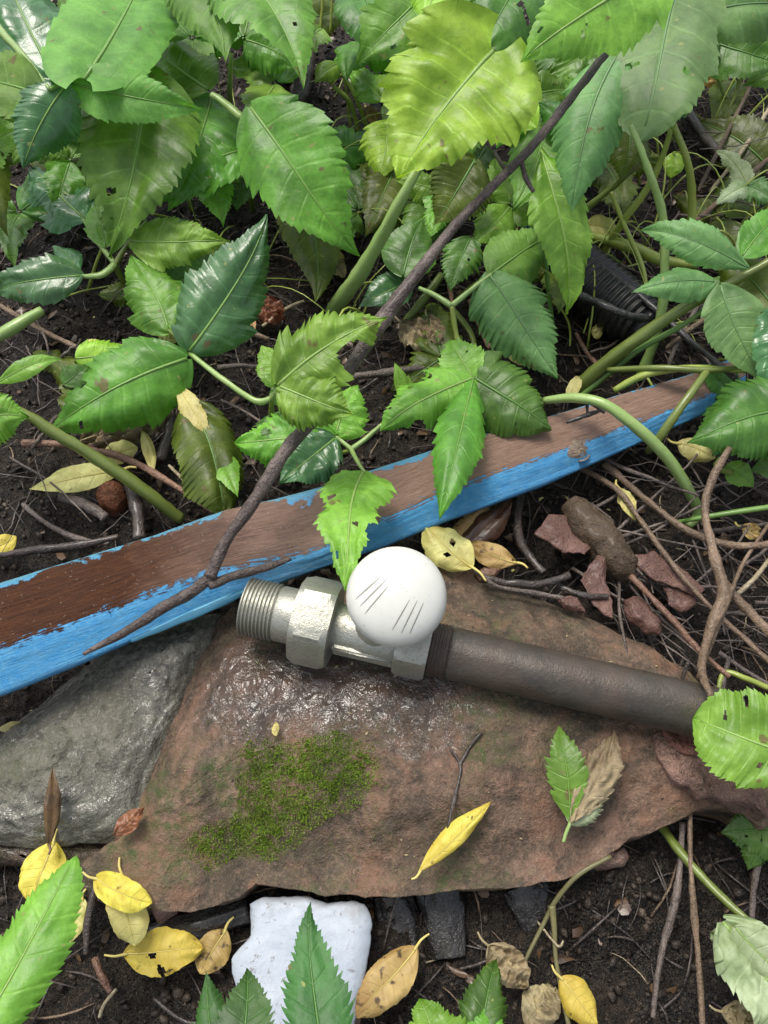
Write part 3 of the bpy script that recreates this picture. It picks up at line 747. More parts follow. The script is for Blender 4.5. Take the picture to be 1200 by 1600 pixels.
# hexagonal union nut, chamfered
def hexnut(name, a, c, r, ph, ch=.16):
    V = []; F = []
    N = 48
    for d, f in ((a, 0), (a+(c-a)*ch, 1), (c-(c-a)*ch, 1), (c, 0)):
        for s in range(N):
            an = 2*math.pi*s/N
            k6 = ((an+math.pi/6) % (math.pi/3))-math.pi/6
            hexr = r*.866/math.cos(k6)
            rr = min(hexr, r*.972)
            if f == 0: rr = min(hexr, r*.895)
            V.append(axpt(d, rr, an+ph))
    for i in range(3):
        for s in range(N):
            s2 = (s+1) % N; F.append((i*N+s, i*N+s2, (i+1)*N+s2, (i+1)*N+s))
    F.append(tuple(range(N-1, -1, -1))); F.append(tuple(range(3*N, 4*N)))
    return sharp(link(name, V, F, NICKEL, valve), 22)
n0, n1_ = along(466), along(523)
hexnut('union_nut', n0, n1_, 72*S0, R(12))
b0, b1 = along(523), along(628)
sharp(lathe('valve_body', [(b0-.002, 33*S0), (b0+.001, 37*S0), (b0+(b1-b0)*.35, 37*S0), (b0+(b1-b0)*.5, 41*S0), (b0+(b1-b0)*.85, 41*S0), (b1+.002, 36*S0)], NICKEL, 40), 30)
# flat lug along the lower side of the body
V = []; F = []
for d in (b0+.002, b1-.001):
    for (rr, aa) in ((30, 62), (44, 70), (45, 92), (30, 98)): V.append(axpt(d, rr*S0, R(aa)))
F = [(0, 1, 5, 4), (1, 2, 6, 5), (2, 3, 7, 6), (3, 0, 4, 7), (3, 2, 1, 0), (4, 5, 6, 7)]
lug = sharp(link('body_rib', V, F, NICKEL, valve), 20)
bm = bmesh.new(); bm.from_mesh(lug.data); bmesh.ops.bevel(bm, geom=list(bm.edges), offset=.0008, segments=2, affect='EDGES'); bm.to_mesh(lug.data); bm.free()
e0, e1 = along(622), along(671)
hexnut('end_nut', e0, e1, 53*S0, R(22), .12)
# pipe and its thread
p1, p2, p3 = along(669), along(700), along(1148)
rp = 40*S0
pr = []
for i in range(6):
    a = p1+(p2-p1)*i/6; st = (p2-p1)/6
    pr += [(a+st*.05, rp*.93), (a+st*.4, rp*1.0), (a+st*.6, rp*1.0), (a+st*.95, rp*.93)]
pr += [(p2+.002, rp)]
for i in range(1, 41):
    d = p2+(p3-p2)*i/40; pr.append((d, rp*(1+.006*math.sin(i*1.7)-.01*i/40)))
pr += [(p3, rp*.86), (p3-.012, rp*.82)]
pipe = sharp(lathe('pipe', pr, IRON, 48), 60)
th = sharp(lathe('pipe_thread', [(p1+(p2-p1)*i/36, rp*(1.005+.03*math.cos(i*math.pi*2/6.01))) for i in range(0, 37)], metal_mat('rusty_thread', (.05, .034, .026), (.085, .06, .048), .5, .3), 48, parent=pipe), 70)
# knob: flattened dome on a short bonnet
KC = P(620, 931, ZA+.036)
KN = ((CAM-KC).normalized()*.8+Vector((0, 0, 1))*.2+Vector((.05, .03, 0))).normalized()
KU = KN.orthogonal().normalized(); KV = KN.cross(KU)
rk = 79*sc(KC)
base = PA+AX*(b0+(b1-b0)*.55)
V = []; F = []
prk = [(-.75, .3), (-.75, .62), (-.68, .74), (-.5, .86), (-.3, .95), (-.14, .99), (-.10, 1.0), (-.06, 1.0), (-.03, .985), (0, .985)]
prk += [(.52*math.sin(a), .985*math.cos(a)) for a in [math.pi/2*i/16 for i in range(1, 17)]]
NK = 72
for h, r in prk:
    for s in range(NK):
        a = 2*math.pi*s/NK
        rr = r*(1-.02*(1 if (h < -.2 and s % 6 < 2) else 0))
        V.append(KC+KN*(h*rk)+(KU*math.cos(a)+KV*math.sin(a))*(max(r, .001) if h > -.2 else rr)*rk)
for i in range(len(prk)-1):
    for s in range(NK):
        s2 = (s+1) % NK; F.append((i*NK+s, i*NK+s2, (i+1)*NK+s2, (i+1)*NK+s))
F.append(tuple(range(NK-1, -1, -1)))
knob = link('knob', V, F, PLASTIC, valve)
KB = BVHTree.FromPolygons([tuple(v) for v in V], F)
def knob_hit(px, py):
    d = (P(px, py, 0)-CAM).normalized(); h = KB.ray_cast(CAM, d); return h[0], h[1]
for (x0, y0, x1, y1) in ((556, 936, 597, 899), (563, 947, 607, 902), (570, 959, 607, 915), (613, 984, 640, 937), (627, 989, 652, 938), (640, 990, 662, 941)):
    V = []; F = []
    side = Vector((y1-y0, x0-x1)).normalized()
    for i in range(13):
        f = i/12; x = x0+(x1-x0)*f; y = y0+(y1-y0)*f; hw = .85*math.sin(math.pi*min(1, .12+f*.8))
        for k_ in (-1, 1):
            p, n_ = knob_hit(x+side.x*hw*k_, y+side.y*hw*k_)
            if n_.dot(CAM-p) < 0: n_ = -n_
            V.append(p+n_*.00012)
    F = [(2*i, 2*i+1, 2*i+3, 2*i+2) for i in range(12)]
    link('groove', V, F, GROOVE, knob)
path = [base, base.lerp(KC-KN*rk*.7, .5), KC-KN*rk*.7]
V, F = tube_geo(path, [36*S0, 40*S0, 34*S0], sides=32)
sharp(link('bonnet', V, F, NICKEL, valve), 50)

# ------------------------------------------------------------------ moss on the slab
def inside(px, py, poly):
    c = False; n = len(poly)
    for i in range(n):
        x1, y1 = poly[i]; x2, y2 = poly[i-1]
        if (y1 > py) != (y2 > py) and px < (x2-x1)*(py-y1)/(y2-y1)+x1: c = not c
    return c
MOSSP = [(352, 1182), (395, 1160), (450, 1150), (520, 1142), (590, 1166), (603, 1192), (575, 1240), (545, 1275), (480, 1305), (400, 1340), (318, 1362), (285, 1330), (300, 1305), (350, 1275), (385, 1245), (368, 1215)]
m, t, b, o = mat_new('moss'); k = NT(t); v = k.n('TexCoord').outputs['Object']
k.l(k.mix(k.ramp(k.noise(v, 55, 4, .6), [(.3, 0.), (.7, 1.)]), (.10, .17, .014), (.21, .31, .035)), b.inputs['Base Color'])
b.inputs['Roughness'].default_value = .55
MOSS = m
V = []; F = []
rnd = random.Random(3)
cnt = 0
while cnt < 22000:
    px, py = rnd.uniform(270, 620), rnd.uniform(1125, 1375)
    d = nz((px*.02, py*.02, 0), 1, 4.)*28; e = nz((px*.05, py*.05, 7), 1, 1.)
    ins = inside(px+d, py+d*.5, MOSSP)
    if not ins and rnd.random() > .06: continue
    d2 = 30
    if ins:
        core = sum(inside(px+d+a_*d2, py+d*.5+b_*d2, MOSSP) for a_, b_ in ((1, 0), (-1, 0), (0, 1), (0, -1)))/4
        if rnd.random() > .25+.75*core: continue
        if e < -.2 and rnd.random() < .6: continue
    else: core = 0.
    p = on(SLAB, px, py, .035, -.0004); s = sc(p)
    h = rnd.uniform(3, 9)*s*(.45+.6*core)*(.75+1.1*max(0, nz((px*.045, py*.045, 2), 1, 6.))); wd = rnd.uniform(.5, 1.1)*s
    a = rnd.uniform(0, 6.28); lean = rnd.uniform(.2, 1.1)
    la = rnd.uniform(0, 6.28)
    sv = Vector((math.cos(a), math.sin(a), 0)); tipv = Vector((math.cos(la)*lean, math.sin(la)*lean-.25, 1)).normalized()*h
    mdv = Vector((tipv.x*.3, tipv.y*.3, tipv.z*.6))
    i0 = len(V)
    V += [p-sv*wd*.7, p+sv*wd*.7, p+mdv+sv*wd, p+mdv-sv*wd, p+tipv]
    F += [(i0, i0+1, i0+2, i0+3), (i0+3, i0+2, i0+4)]; cnt += 1
tag(link('moss', V, F, MOSS), 'bright green moss cushion growing on the reddish slab', 'moss', kind='stuff')

# ------------------------------------------------------------------ big dead twig across the picture
twig([(945, 85, .150, 14), (900, 148, .146, 15), (838, 225, .140, 16), (780, 285, .134, 18), (710, 360, .126, 20), (640, 440, .118, 25), (600, 500, .111, 24), (550, 570, .103, 21), (500, 645, .095, 23), (450, 712, .088, 25), (395, 785, .081, 22), (350, 850, .0745, 19), (328, 902, .070, 20)],
     'long dark brown branch lying diagonally over the plants onto the blue board', 'q', sides=14, rough=.15, cat='branch', name='dead_branch',
     branches=([(334, 896, .0695, 16), (300, 925, .0655, 20), (250, 952, .0625, 19), (200, 985, .060, 15), (130, 1022, .058, 6)],
               [(326, 915, .068, 14), (365, 900, .0655, 15), (410, 888, .064, 13), (455, 873, .063, 6)],
               [(815, 255, .137, 9), (822, 280, .132, 8), (834, 300, .128, 6)],
               [(800, 270, .136, 8), (785, 258, .137, 7), (772, 236, .138, 5)]))

# ------------------------------------------------------------------ herb plants
def plant(bx, by, label, group=None, name='herb_plant'):
    p = P(bx, by, 0)
    return empty(name, (p.x, p.y, 0), label, 'plant')
# A: upper left corner, matt leaves around a stem
e = plant(60, 330, 'matt green herb at the upper left with one pale bluish leaflet')
stem(e, [(-40, -20, .10, 13), (0, 45, .115, 13), (40, 92, .12, 12), (78, 140, .124, 10)], 'p')
stem(e, [(78, 140, .124, 8), (95, 134, .123, 7), (110, 128, .121, 6)], 'g', 'leaf_stalk')
leaf(e, (132, 124), (218, -80), 165, .125, .10, 'm', 'cordate', fold=6, tooth=.06)
leaf(e, (106, 128), (318, 172), 84, .12, .108, 'm', 'ovate', roll=8, fold=10, wl=1., wr=1.05)
leaf(e, (102, 134), (36, 264), 96, .123, .098, 'b', 'ovate', roll=-10, fold=5, puff=.02, arch=.03)
leaf(e, (70, 150), (-90, 140), 100, .12, .10, 'm', 'ovate')
# B: shiny dark leaves at the left edge
e = plant(-30, 300, 'glossy dark herb leaves at the upper left edge of the photo')
stem(e, [(-30, 330, .0, 10), (-10, 240, .04, 10), (60, 120, .075, 8)], 'o')
leaf(e, (82, 118), (10, -70), 135, .08, .10, 'b', 'ovate', puff=.1, wav=.08)
leaf(e, (-25, 190), (14, 372), 70, .085, .05, 'o', 'ovate')
leaf(e, (-60, 240), (40, 200), 90, .08, .085, 'l', 'ovate')
leaf(e, (30, 150), (120, 60), 90, .07, .07, 'd', 'ovate')
# C: large drooping wet leaf with its neighbours around one joint
e = plant(182, 430, 'herb with a large drooping wet leaf and bluish side leaflets at the left')
stem(e, [(215, 470, .0, 9), (195, 440, .02, 10), (180, 413, .035, 11)], 'o')
stem(e, [(180, 413, .035, 9), (150, 372, .04, 9), (128, 338, .043, 8)], 'p', 'leaf_stalk')
stem(e, [(180, 413, .035, 10), (160, 430, .035, 11), (126, 432, .034, 9)], 'p', 'leaf_stalk')
stem(e, [(180, 413, .035, 9), (195, 390, .04, 8), (206, 374, .045, 8)], 'o', 'leaf_stalk')
leaf(e, (232, 108), (170, 402), 185, .10, .045, 'g', 'ovate', roll=4, fold=12, puff=.08, wl=1., wr=1.05, tooth=.12, wav=.08)
stem(e, [(300, 330, .0, 9), (268, 200, .06, 9), (232, 108, .10, 8)], 'o', 'leaf_stalk')
leaf(e, (132, 342), (48, 262), 95, .043, .04, 'b', 'lobed', puff=.1, wav=.1, tooth=.2)
leaf(e, (128, 430), (-15, 462), 74, .035, .025, 'b', 'ovate', wl=1., wr=1., fold=14, wav=.1)
leaf(e, (124, 425), (82, 384), 40, .035, .032, 'b', 'lance', fold=14)
leaf(e, (204, 376), (360, 378), 84, .048, .05, 'l', 'ovate', puff=.16, wav=.08, tooth=.1)
leaf(e, (165, 385), (150, 310), 50, .04, .04, 'g', 'ovate')
# D: trifoliate leaf on the light stalk, reaching to the chewed bright leaf
e = plant(430, 660, 'herb with three glossy leaflets on a pale stalk and a chewed bright leaf')
stem(e, [(430, 680, .0, 9), (425, 645, .035, 10), (425, 622, .05, 11)], 'y')
stem(e, [(425, 622, .05, 11), (400, 626, .051, 11), (350, 595, .05, 11), (297, 553, .05, 10)], 'p')
stem(e, [(297, 553, .05, 8), (280, 530, .045, 7), (262, 515, .042, 6)], 'o', 'leaf_stalk')
leaf(e, (296, 548), (416, 335), 128, .052, .085, 'b', 'ovate', roll=12, fold=14, puff=.07, wav=.06)
leaf(e, (264, 518), (205, 398), 100, .042, .05, 'g', 'ovate', puff=.1)
leaf(e, (292, 560), (74, 676), 138, .052, .036, 'g', 'ovate', roll=-5, fold=8, puff=.07, wav=.06)
stem(e, [(425, 622, .05, 12), (436, 612, .07, 13), (437, 600, .11, 10)], 'p', 'leaf_stalk')
leaf(e, (434, 602), (606, 496), 132, .112, .128, 'l', 'ovate', roll=-4, fold=10, puff=.14, wav=.1, tooth=.16, holes=((.55, .85, .13, .5),), label='bright blistered leaf with a bite out of its edge')
leaf(e, (438, 604), (552, 646), 100, .112, .112, 'l', 'ovate', roll=6, fold=12, puff=.14, wav=.1, tooth=.16)
leaf(e, (438, 602), (408, 540), 56, .11, .112, 'l', 'ovate', puff=.12)
# E: hanging leaf near the top centre with a dark leaf below
e = plant(400, 300, 'herb with a long drooping glossy leaf and a shaded dark leaf near the top centre')
stem(e, [(395, 330, .0, 9), (385, 250, .05, 11), (378, 185, .088, 13)], 'o')
stem(e, [(378, 185, .088, 12), (390, 172, .094, 11)], 'p', 'leaf_stalk')
stem(e, [(378, 185, .088, 12), (350, 160, .09, 13), (330, 148, .092, 13)], 'p', 'leaf_stalk')
stem(e, [(380, 190, .086, 9), (400, 225, .06, 9), (440, 262, .045, 7)], 'y', 'leaf_stalk')
stem(e, [(378, 190, .086, 9), (372, 215, .07, 8), (385, 238, .06, 7)], 'p', 'leaf_stalk')
leaf(e, (392, 168), (562, 400), 150, .1, .045, 'g', 'ovate', roll=10, fold=16, puff=.06, arch=.12, wl=1.1)
leaf(e, (448, 250), (492, 474), 96, .045, .025, 'o', 'lance', fold=8, puff=.03)
leaf(e, (390, 232), (203, 330), 105, .062, .05, 'g', 'ovate', roll=5, puff=.16, wav=.1)
leaf(e, (330, 150), (262, 330), 150, .07, .05, 'g', 'ovate', puff=.08)
leaf(e, (325, 140), (230, 70), 100, .08, .08, 'g', 'ovate')
leaf(e, (385, 255), (370, 330), 60, .035, .03, 'd', 'ovate')
# F: broad leaf at the top
e = plant(358, 160, 'broad matt green leaf pair on its stalk at the top edge, left of the stump')
stem(e, [(357, 200, .0, 10), (358, 150, .06, 10), (361, 85, .115, 10)], 'p')
leaf(e, (350, -60), (474, 140), 150, .135, .115, 'g', 'ovate', roll=-4, fold=14, arch=.08)
leaf(e, (290, -60), (352, 98), 120, .13, .118, 'm', 'ovate', fold=6)
# G: bright lime leaf on the thick pale stem
e = plant(525, 490, 'bright lime green blistered leaf on a thick pale stem in the upper middle')
stem(e, [(522, 485, .005, 27), (545, 452, .035, 25), (590, 385, .075, 25), (638, 292, .112, 19), (700, 180, .128, 12), (772, 76, .168, 7)], 'p', ridge=.08, sides=12)
leaf(e, (770, 80), (622, 282), 232, .17, .14, 'y', 'cordate', roll=4, fold=12, puff=.085, wav=.09, tooth=.09, arch=.06, teeth=11)
stem(e, [(515, 500, .0, 14), (520, 478, .01, 16), (540, 460, .02, 12)], 'p', 'side_bud')
# H: tall plant at the upper right
e = plant(1010, 560, 'tall herb at the upper right with broad pale leaves and bare green stalks')
stem(e, [(1000, 592, .0, 16), (1030, 500, .035, 16), (1040, 420, .06, 16), (1033, 335, .085, 16), (1010, 260, .11, 15), (985, 195, .125, 13)], 'p', ridge=.07)
stem(e, [(1068, 410, .02, 13), (1080, 330, .05, 14), (1074, 255, .08, 14), (1052, 195, .10, 14)], 'y')
stem(e, [(935, 405, .005, 11), (975, 345, .04, 12), (1022, 275, .07, 12), (1050, 200, .098, 11)], 'y')
stem(e, [(870, 375, .01, 9), (910, 330, .03, 11), (960, 290, .05, 11), (1000, 255, .07, 10)], 'o')
leaf(e, (1035, -55), (812, 98), 165, .185, .172, 'l', 'ovate', roll=-4, fold=5, puff=.03, tooth=.12, arch=.03, label='pale backlit leaf')
leaf(e, (1075, -70), (1000, 222), 165, .15, .115, 'u', 'oblong', fold=5, puff=.03, tooth=.07, wl=1, wr=1)
leaf(e, (965, 85), (890, 338), 120, .13, .085, 'u', 'ovate', roll=8, fold=8, puff=.04)
leaf(e, (850, -60), (735, 110), 180, .12, .105, 'd', 'ovate', fold=6)
leaf(e, (870, 100), (800, 330), 110, .09, .06, 'g', 'lance', fold=10)
leaf(e, (985, 205), (968, 285), 70, .08, .065, 'o', 'ovate', puff=.05)
leaf(e, (905, 205), (840, 160), 60, .09, .09, 'd', 'ovate')
# I: narrow shiny leaf hanging left of the black tube
e = plant(880, 500, 'narrow twisted shiny leaf hanging beside the black tube')
stem(e, [(865, 520, 0., 7), (850, 400, .05, 8), (842, 250, .1, 7)], 'g')
leaf(e, (845, 235), (884, 492), 92, .1, .045, 'l', 'lance', roll=-18, fold=26, puff=.1, wav=.14, tooth=.1)
leaf(e, (850, 250), (905, 372), 60, .095, .07, 'l', 'ovate', roll=10, puff=.08)
# J: compound leaf on the Y-shaped stalk in the middle
e = plant(718, 545, 'herb on a Y shaped stalk with broad leaflets just above the board')
stem(e, [(735, 610, .0, 8), (722, 560, .03, 9), (714, 520, .04, 10), (706, 478, .052, 11)], 'y')
stem(e, [(706, 478, .052, 9), (735, 455, .055, 9), (768, 428, .058, 8)], 'p', 'leaf_stalk')
stem(e, [(706, 478, .052, 9), (680, 462, .052, 9), (655, 450, .05, 8)], 'p', 'leaf_stalk')
stem(e, [(716, 530, .045, 8), (728, 560, .052, 8), (740, 588, .056, 7)], 'p', 'leaf_stalk')
leaf(e, (768, 428), (866, 368), 96, .058, .058, 'm', 'ovate', roll=5, fold=6)
leaf(e, (764, 428), (872, 592), 118, .058, .035, 'u', 'ovate', roll=-6, fold=10, puff=.05, tooth=.14)
leaf(e, (740, 590), (594, 674), 108, .058, .052, 'l', 'lobed', roll=4, fold=8, puff=.04, tooth=.14)
leaf(e, (738, 588), (862, 672), 122, .058, .048, 'd', 'cordate', roll=0, fold=8, puff=.06, tooth=.08)
leaf(e, (740, 590), (686, 812), 80, .058, .062, 'g', 'lance', roll=0, fold=16, puff=.03, tooth=.14)
leaf(e, (738, 590), (704, 530), 70, .058, .058, 'l', 'ovate', tooth=.12)
leaf(e, (735, 372), (704, 456), 62, .055, .042, 'd', 'ovate', tooth=.18)
# K: chewed leaflets beneath the branch and the one hanging over the board
e = plant(545, 720, 'pale blistered leaflets beneath the branch, one hanging over the blue board')
stem(e, [(500, 725, .02, 8), (525, 712, .035, 9), (549, 702, .045, 9)], 'y')
stem(e, [(549, 702, .045, 8), (536, 690, .046, 8), (525, 682, .047, 7)], 'p', 'leaf_stalk')
stem(e, [(549, 702, .045, 8), (560, 722, .052, 8), (570, 738, .058, 7)], 'p', 'leaf_stalk')
stem(e, [(549, 702, .045, 8), (572, 685, .046, 9), (598, 662, .05, 8)], 'p', 'leaf_stalk')
leaf(e, (524, 682), (366, 692), 118, .047, .04, 'l', 'lobed', roll=0, fold=8, puff=.13, wav=.1, tooth=.16, holes=((.62, .4, .05, .22),))
leaf(e, (524, 680), (560, 602), 78, .047, .05, 'l', 'ovate', puff=.14, tooth=.14)
leaf(e, (522, 686), (436, 756), 92, .047, .045, 'b', 'ovate', puff=.12, wav=.1, tooth=.14)
leaf(e, (568, 738), (538, 922), 122, .062, .085, 'l', 'lobed', roll=4, fold=12, puff=.14, wav=.1, tooth=.16)
leaf(e, (560, 745), (502, 772), 40, .06, .064, 'l', 'ovate', puff=.12)
# L: olive folded leaf above the board at the left
e = plant(330, 800, 'shaded folded olive leaf standing just behind the board')
stem(e, [(345, 700, .02, 6), (310, 655, .03, 7), (285, 605, .04, 7)], 'y')
leaf(e, (296, 632), (352, 806), 104, .038, .028, 'o', 'oblong', roll=-12, fold=18, puff=.04, wav=.12)
leaf(e, (278, 600), (330, 690), 34, .04, .036, 'P', 'lance', wav=.15)
leaf(e, (345, 700), (372, 778), 40, .03, .035, 'l', 'lance', fold=24)
# M: left edge pair of leaves on the thick olive stem
e = plant(275, 805, 'light green leaves at the left edge on a thick olive stem')
stem(e, [(284, 812, .0, 17), (230, 770, .018, 20), (150, 715, .036, 21), (80, 672, .05, 21), (36, 645, .058, 18), (-60, 600, .07, 16)], 'o', ridge=.08, sides=12)
leaf(e, (-70, 660), (46, 652), 108, .075, .068, 'l', 'ovate', puff=.08, wav=.1, tooth=.18)
leaf(e, (-5, 599), (98, 562), 34, .07, .068, 'l', 'lance', puff=.03, tooth=.04)
leaf(e, (-40, 560), (-10, 700), 60, .068, .06, 'g', 'ovate')
# N: dark leaves behind the branch
e = plant(640, 440, 'dark triangular leaf behind the middle of the branch')
stem(e, [(640, 470, .0, 6), (636, 445, .03, 7), (632, 428, .045, 7)], 'o')
leaf(e, (630, 430), (664, 340), 88, .046, .055, 'd', 'ovate', fold=6, tooth=.05)
leaf(e, (640, 440), (560, 480), 60, .035, .03, 'b', 'ovate', tooth=.05)
# O: translucent yellow green leaves under the bright leaf
e = plant(690, 350, 'yellowish green shaded leaves under the bright lime leaf')
stem(e, [(690, 380, .0, 7), (720, 320, .05, 8), (742, 252, .085, 7)], 'y')
leaf(e, (742, 250), (678, 352), 110, .085, .06, 'o', 'ovate', tooth=.14, puff=.06)
leaf(e, (700, 270), (770, 300), 70, .08, .07, 'g', 'ovate')
leaf(e, (605, 190), (590, 286), 80, .06, .045, 'y', 'ovate', tooth=.1)
leaf(e, (780, 160), (840, 200), 60, .1, .1, 'y', 'oval', tooth=.02)
leaf(e, (615, 270), (570, 370), 70, .045, .035, 'o', 'ovate')
leaf(e, (700, 300), (640, 400), 90, .04, .03, 'd', 'ovate')
# P: leaf group at the top middle
e = plant(640, 120, 'mid green leaves at the top edge above the bright lime leaf')
stem(e, [(610, 200, 0., 9), (640, 120, .06, 9), (690, 10, .125, 8)], 'g')
leaf(e, (690, -40), (556, 100), 165, .125, .10, 'g', 'ovate', puff=.04, roll=4)
leaf(e, (715, -70), (664, 42), 120, .16, .15, 'y', 'ovate', puff=.05)
leaf(e, (560, -30), (630, 120), 110, .10, .09, 'd', 'ovate')
leaf(e, (870, -60), (700, 12), 60, .16, .15, 'u', 'ovate')
# Q: leaves at the right edge
e = plant(890, 610, 'grey green leaves at the right edge along a long dark green stem')
stem(e, [(893, 612, .005, 22), (975, 545, .035, 21), (1060, 488, .06, 19), (1130, 448, .075, 18), (1215, 402, .09, 16), (1300, 360, .10, 14)], 'o', ridge=.08, sides=12)
stem(e, [(900, 625, .004, 10), (990, 552, .03, 11), (1080, 500, .055, 9), (1120, 462, .072, 7)], 'g', 'leaf_stalk')
leaf(e, (1116, 440), (986, 458), 60, .082, .078, 'u', 'ovate', roll=10, fold=8, tooth=.06)
leaf(e, (1168, 418), (1000, 360), 62, .088, .085, 'u', 'lance', roll=-10, fold=16, tooth=.12)
leaf(e, (1126, 446), (1188, 596), 92, .082, .055, 'u', 'ovate', roll=-8, fold=10, tooth=.06)
leaf(e, (1210, 480), (1105, 390), 80, .07, .065, 'o', 'ovate', puff=.06)
leaf(e, (1240, 470), (1190, 620), 80, .085, .06, 'b', 'ovate', puff=.1, wav=.1)
leaf(e, (1160, 400), (1230, 330), 60, .09, .09, 'g', 'ovate')
# R: dark glossy leaf above the right end of the board
e = plant(1180, 760, 'dark green serrated leaf with pale veins over the right end of the board')
stem(e, [(1150, 740, 0.03, 9), (1120, 725, .05, 10), (1180, 670, .06, 9), (1230, 640, .065, 9)], 'o')
leaf(e, (1245, 640), (1074, 692), 135, .066, .055, 'd', 'ovate', roll=0, fold=10, puff=.06, tooth=.1)
leaf(e, (1135, 728), (1178, 762), 40, .035, .03, 'g', 'ovate', puff=.1)
leaf(e, (1260, 720), (1172, 735), 70, .04, .035, 'd', 'ovate')
# S: small pale three-parted seedling
e = plant(1175, 330, 'small pale lobed seedling in the dark litter at the right edge')
stem(e, [(1150, 360, 0., 6), (1180, 320, .02, 6), (1172, 290, .03, 5)], 'y')
for tp, wd in (((1118, 236), 34), ((1118, 320), 34), ((1215, 318), 46), ((1150, 250), 26)):
    leaf(e, (1168, 288), tp, wd, .03, .03, 'W' if wd < 40 else 'u', 'lobed', tooth=.2)
# T: upper right leaf
e = plant(1150, 120, 'grey green leaf cluster in the upper right corner')
stem(e, [(1140, 170, 0., 7), (1110, 90, .06, 8), (1092, 22, .10, 8)], 'p')
leaf(e, (1075, 25), (1280, 40), 110, .12, .11, 'u', 'ovate', puff=.06)
leaf(e, (1100, 60), (1230, 110), 100, .085, .08, 'd', 'ovate')
leaf(e, (1240, 105), (1160, 135), 62, .07, .065, 'g', 'ovate', tooth=.18)
leaf(e, (1110, 40), (1070, 110), 70, .09, .085, 'd', 'ovate')
stem(e, [(1100, 78, .03, 9), (1135, 92, .035, 10), (1155, 108, .035, 10), (1152, 145, .02, 8), (1130, 190, .005, 6)], 'o', 'leaf_stalk')
leaf(e, (1150, 128), (1112, 200), 60, .014, .008, 'o', 'ovate')
# U: right edge bright leaf by the pipe end
e = plant(1230, 1300, 'bright green leaf covering the far end of the pipe at the right edge')
stem(e, [(1260, 1330, 0, 10), (1262, 1260, .05, 10), (1250, 1185, .075, 9)], 'g')
leaf(e, (1262, 1185), (1082, 1122), 150, .078, .068, 'l', 'oblong', roll=0, fold=8, puff=.09, wav=.06, tooth=.08)
# V: dark leaf under the split corner of the slab
e = plant(1230, 1360, 'dark green leaf tucked under the split right corner of the slab')
stem(e, [(1255, 1370, 0, 8), (1240, 1330, .008, 8), (1225, 1300, .014, 7)], 'o')
leaf(e, (1235, 1290), (1125, 1300), 95, .017, .014, 'd', 'ovate', tooth=.14)
leaf(e, (1190, 1290), (1168, 1360), 62, .016, .01, 'd', 'ovate', tooth=.14)
# W: lower right olive stem with whitish leaf
e = plant(1030, 1290, 'olive stem with a large folded whitish green leaf at the lower right')
stem(e, [(1032, 1290, .006, 14), (1075, 1345, .014, 15), (1130, 1405, .02, 15), (1180, 1450, .025, 14), (1260, 1530, .03, 13)], 'o')
leaf(e, (1125, 1440), (1250, 1640), 125, .026, .02, 'W', 'oblong', roll=-15, fold=30, puff=.1, wav=.2, crumple=.1)
leaf(e, (1135, 1450), (1122, 1490), 40, .02, .012, 'W', 'ovate', wav=.2)
leaf(e, (1150, 1450), (1260, 1560), 70, .034, .03, 'W', 'ovate', roll=16, fold=8)
# X: big leaf lower left corner
e = plant(-60, 1640, 'large light green leaf rising from the lower left corner')
stem(e, [(-160, 1800, .0, 10), (-150, 1775, .05, 10), (-130, 1740, .084, 9)], 'g')
leaf(e, (-130, 1740), (120, 1336), 112, .085, .07, 'l', 'oblong', roll=0, fold=8, puff=.05, tooth=.16, teeth=17, arch=.04)
# Y: leaves at the bottom edge in front of the white lump
e = plant(450, 1750, 'two serrated green leaves at the bottom edge in front of the white lump')
stem(e, [(450, 1790, .0, 12), (460, 1760, .05, 11), (470, 1730, .085, 10)], 'g')
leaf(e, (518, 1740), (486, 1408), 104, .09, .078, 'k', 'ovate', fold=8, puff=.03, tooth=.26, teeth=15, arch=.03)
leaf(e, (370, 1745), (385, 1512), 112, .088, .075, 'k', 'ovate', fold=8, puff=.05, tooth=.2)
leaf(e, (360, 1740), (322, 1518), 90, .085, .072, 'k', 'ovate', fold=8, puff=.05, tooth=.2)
# Z: bottom middle leaves
e = plant(740, 1760, 'green serrated leaves peeping in at the bottom right of the white lump')
stem(e, [(740, 1790, 0., 9), (735, 1740, .03, 9), (725, 1700, .05, 8)], 'g')
leaf(e, (735, 1720), (776, 1498), 105, .055, .045, 'd', 'lobed', tooth=.16, roll=8)
leaf(e, (700, 1720), (655, 1560), 140, .06, .05, 'l', 'lobed', tooth=.16, puff=.07)
leaf(e, (740, 1720), (770, 1572), 110, .062, .052, 'l', 'lobed', tooth=.16, puff=.07)
# seedlings
e = plant(636, 632, 'tiny upright seedling with two narrow leaves left of the Y shaped stalk')
stem(e, [(640, 650, .0, 5), (636, 632, .012, 5)], 'g')
leaf(e, (634, 634), (616, 566), 24, .014, .03, 'l', 'lance', tooth=.03)
leaf(e, (638, 634), (638, 586), 22, .014, .024, 'l', 'lance', tooth=.03)
e = plant(545, 190, 'pale weedy sprout with thin stalks near the top centre')
for pts in ([(575, 205, 0., 7), (560, 160, .02, 8), (535, 118, .035, 7), (515, 130, .036, 5)], [(560, 205, 0., 7), (548, 160, .02, 9), (520, 135, .03, 9)], [(548, 200, 0, 5), (540, 130, .03, 5), (530, 105, .04, 5)], [(500, 55, .02, 5), (506, -20, .05, 5)], [(516, 55, .02, 4), (520, -20, .05, 4)]):
    stem(e, pts, 'y')
leaf(e, (522, 98), (592, 86), 30, .042, .042, 'g', 'ovate')
leaf(e, (526, 100), (492, 130), 36, .042, .04, 'l', 'ovate')
leaf(e, (502, 45), (464, 88), 56, .045, .042, 'l', 'lobed')
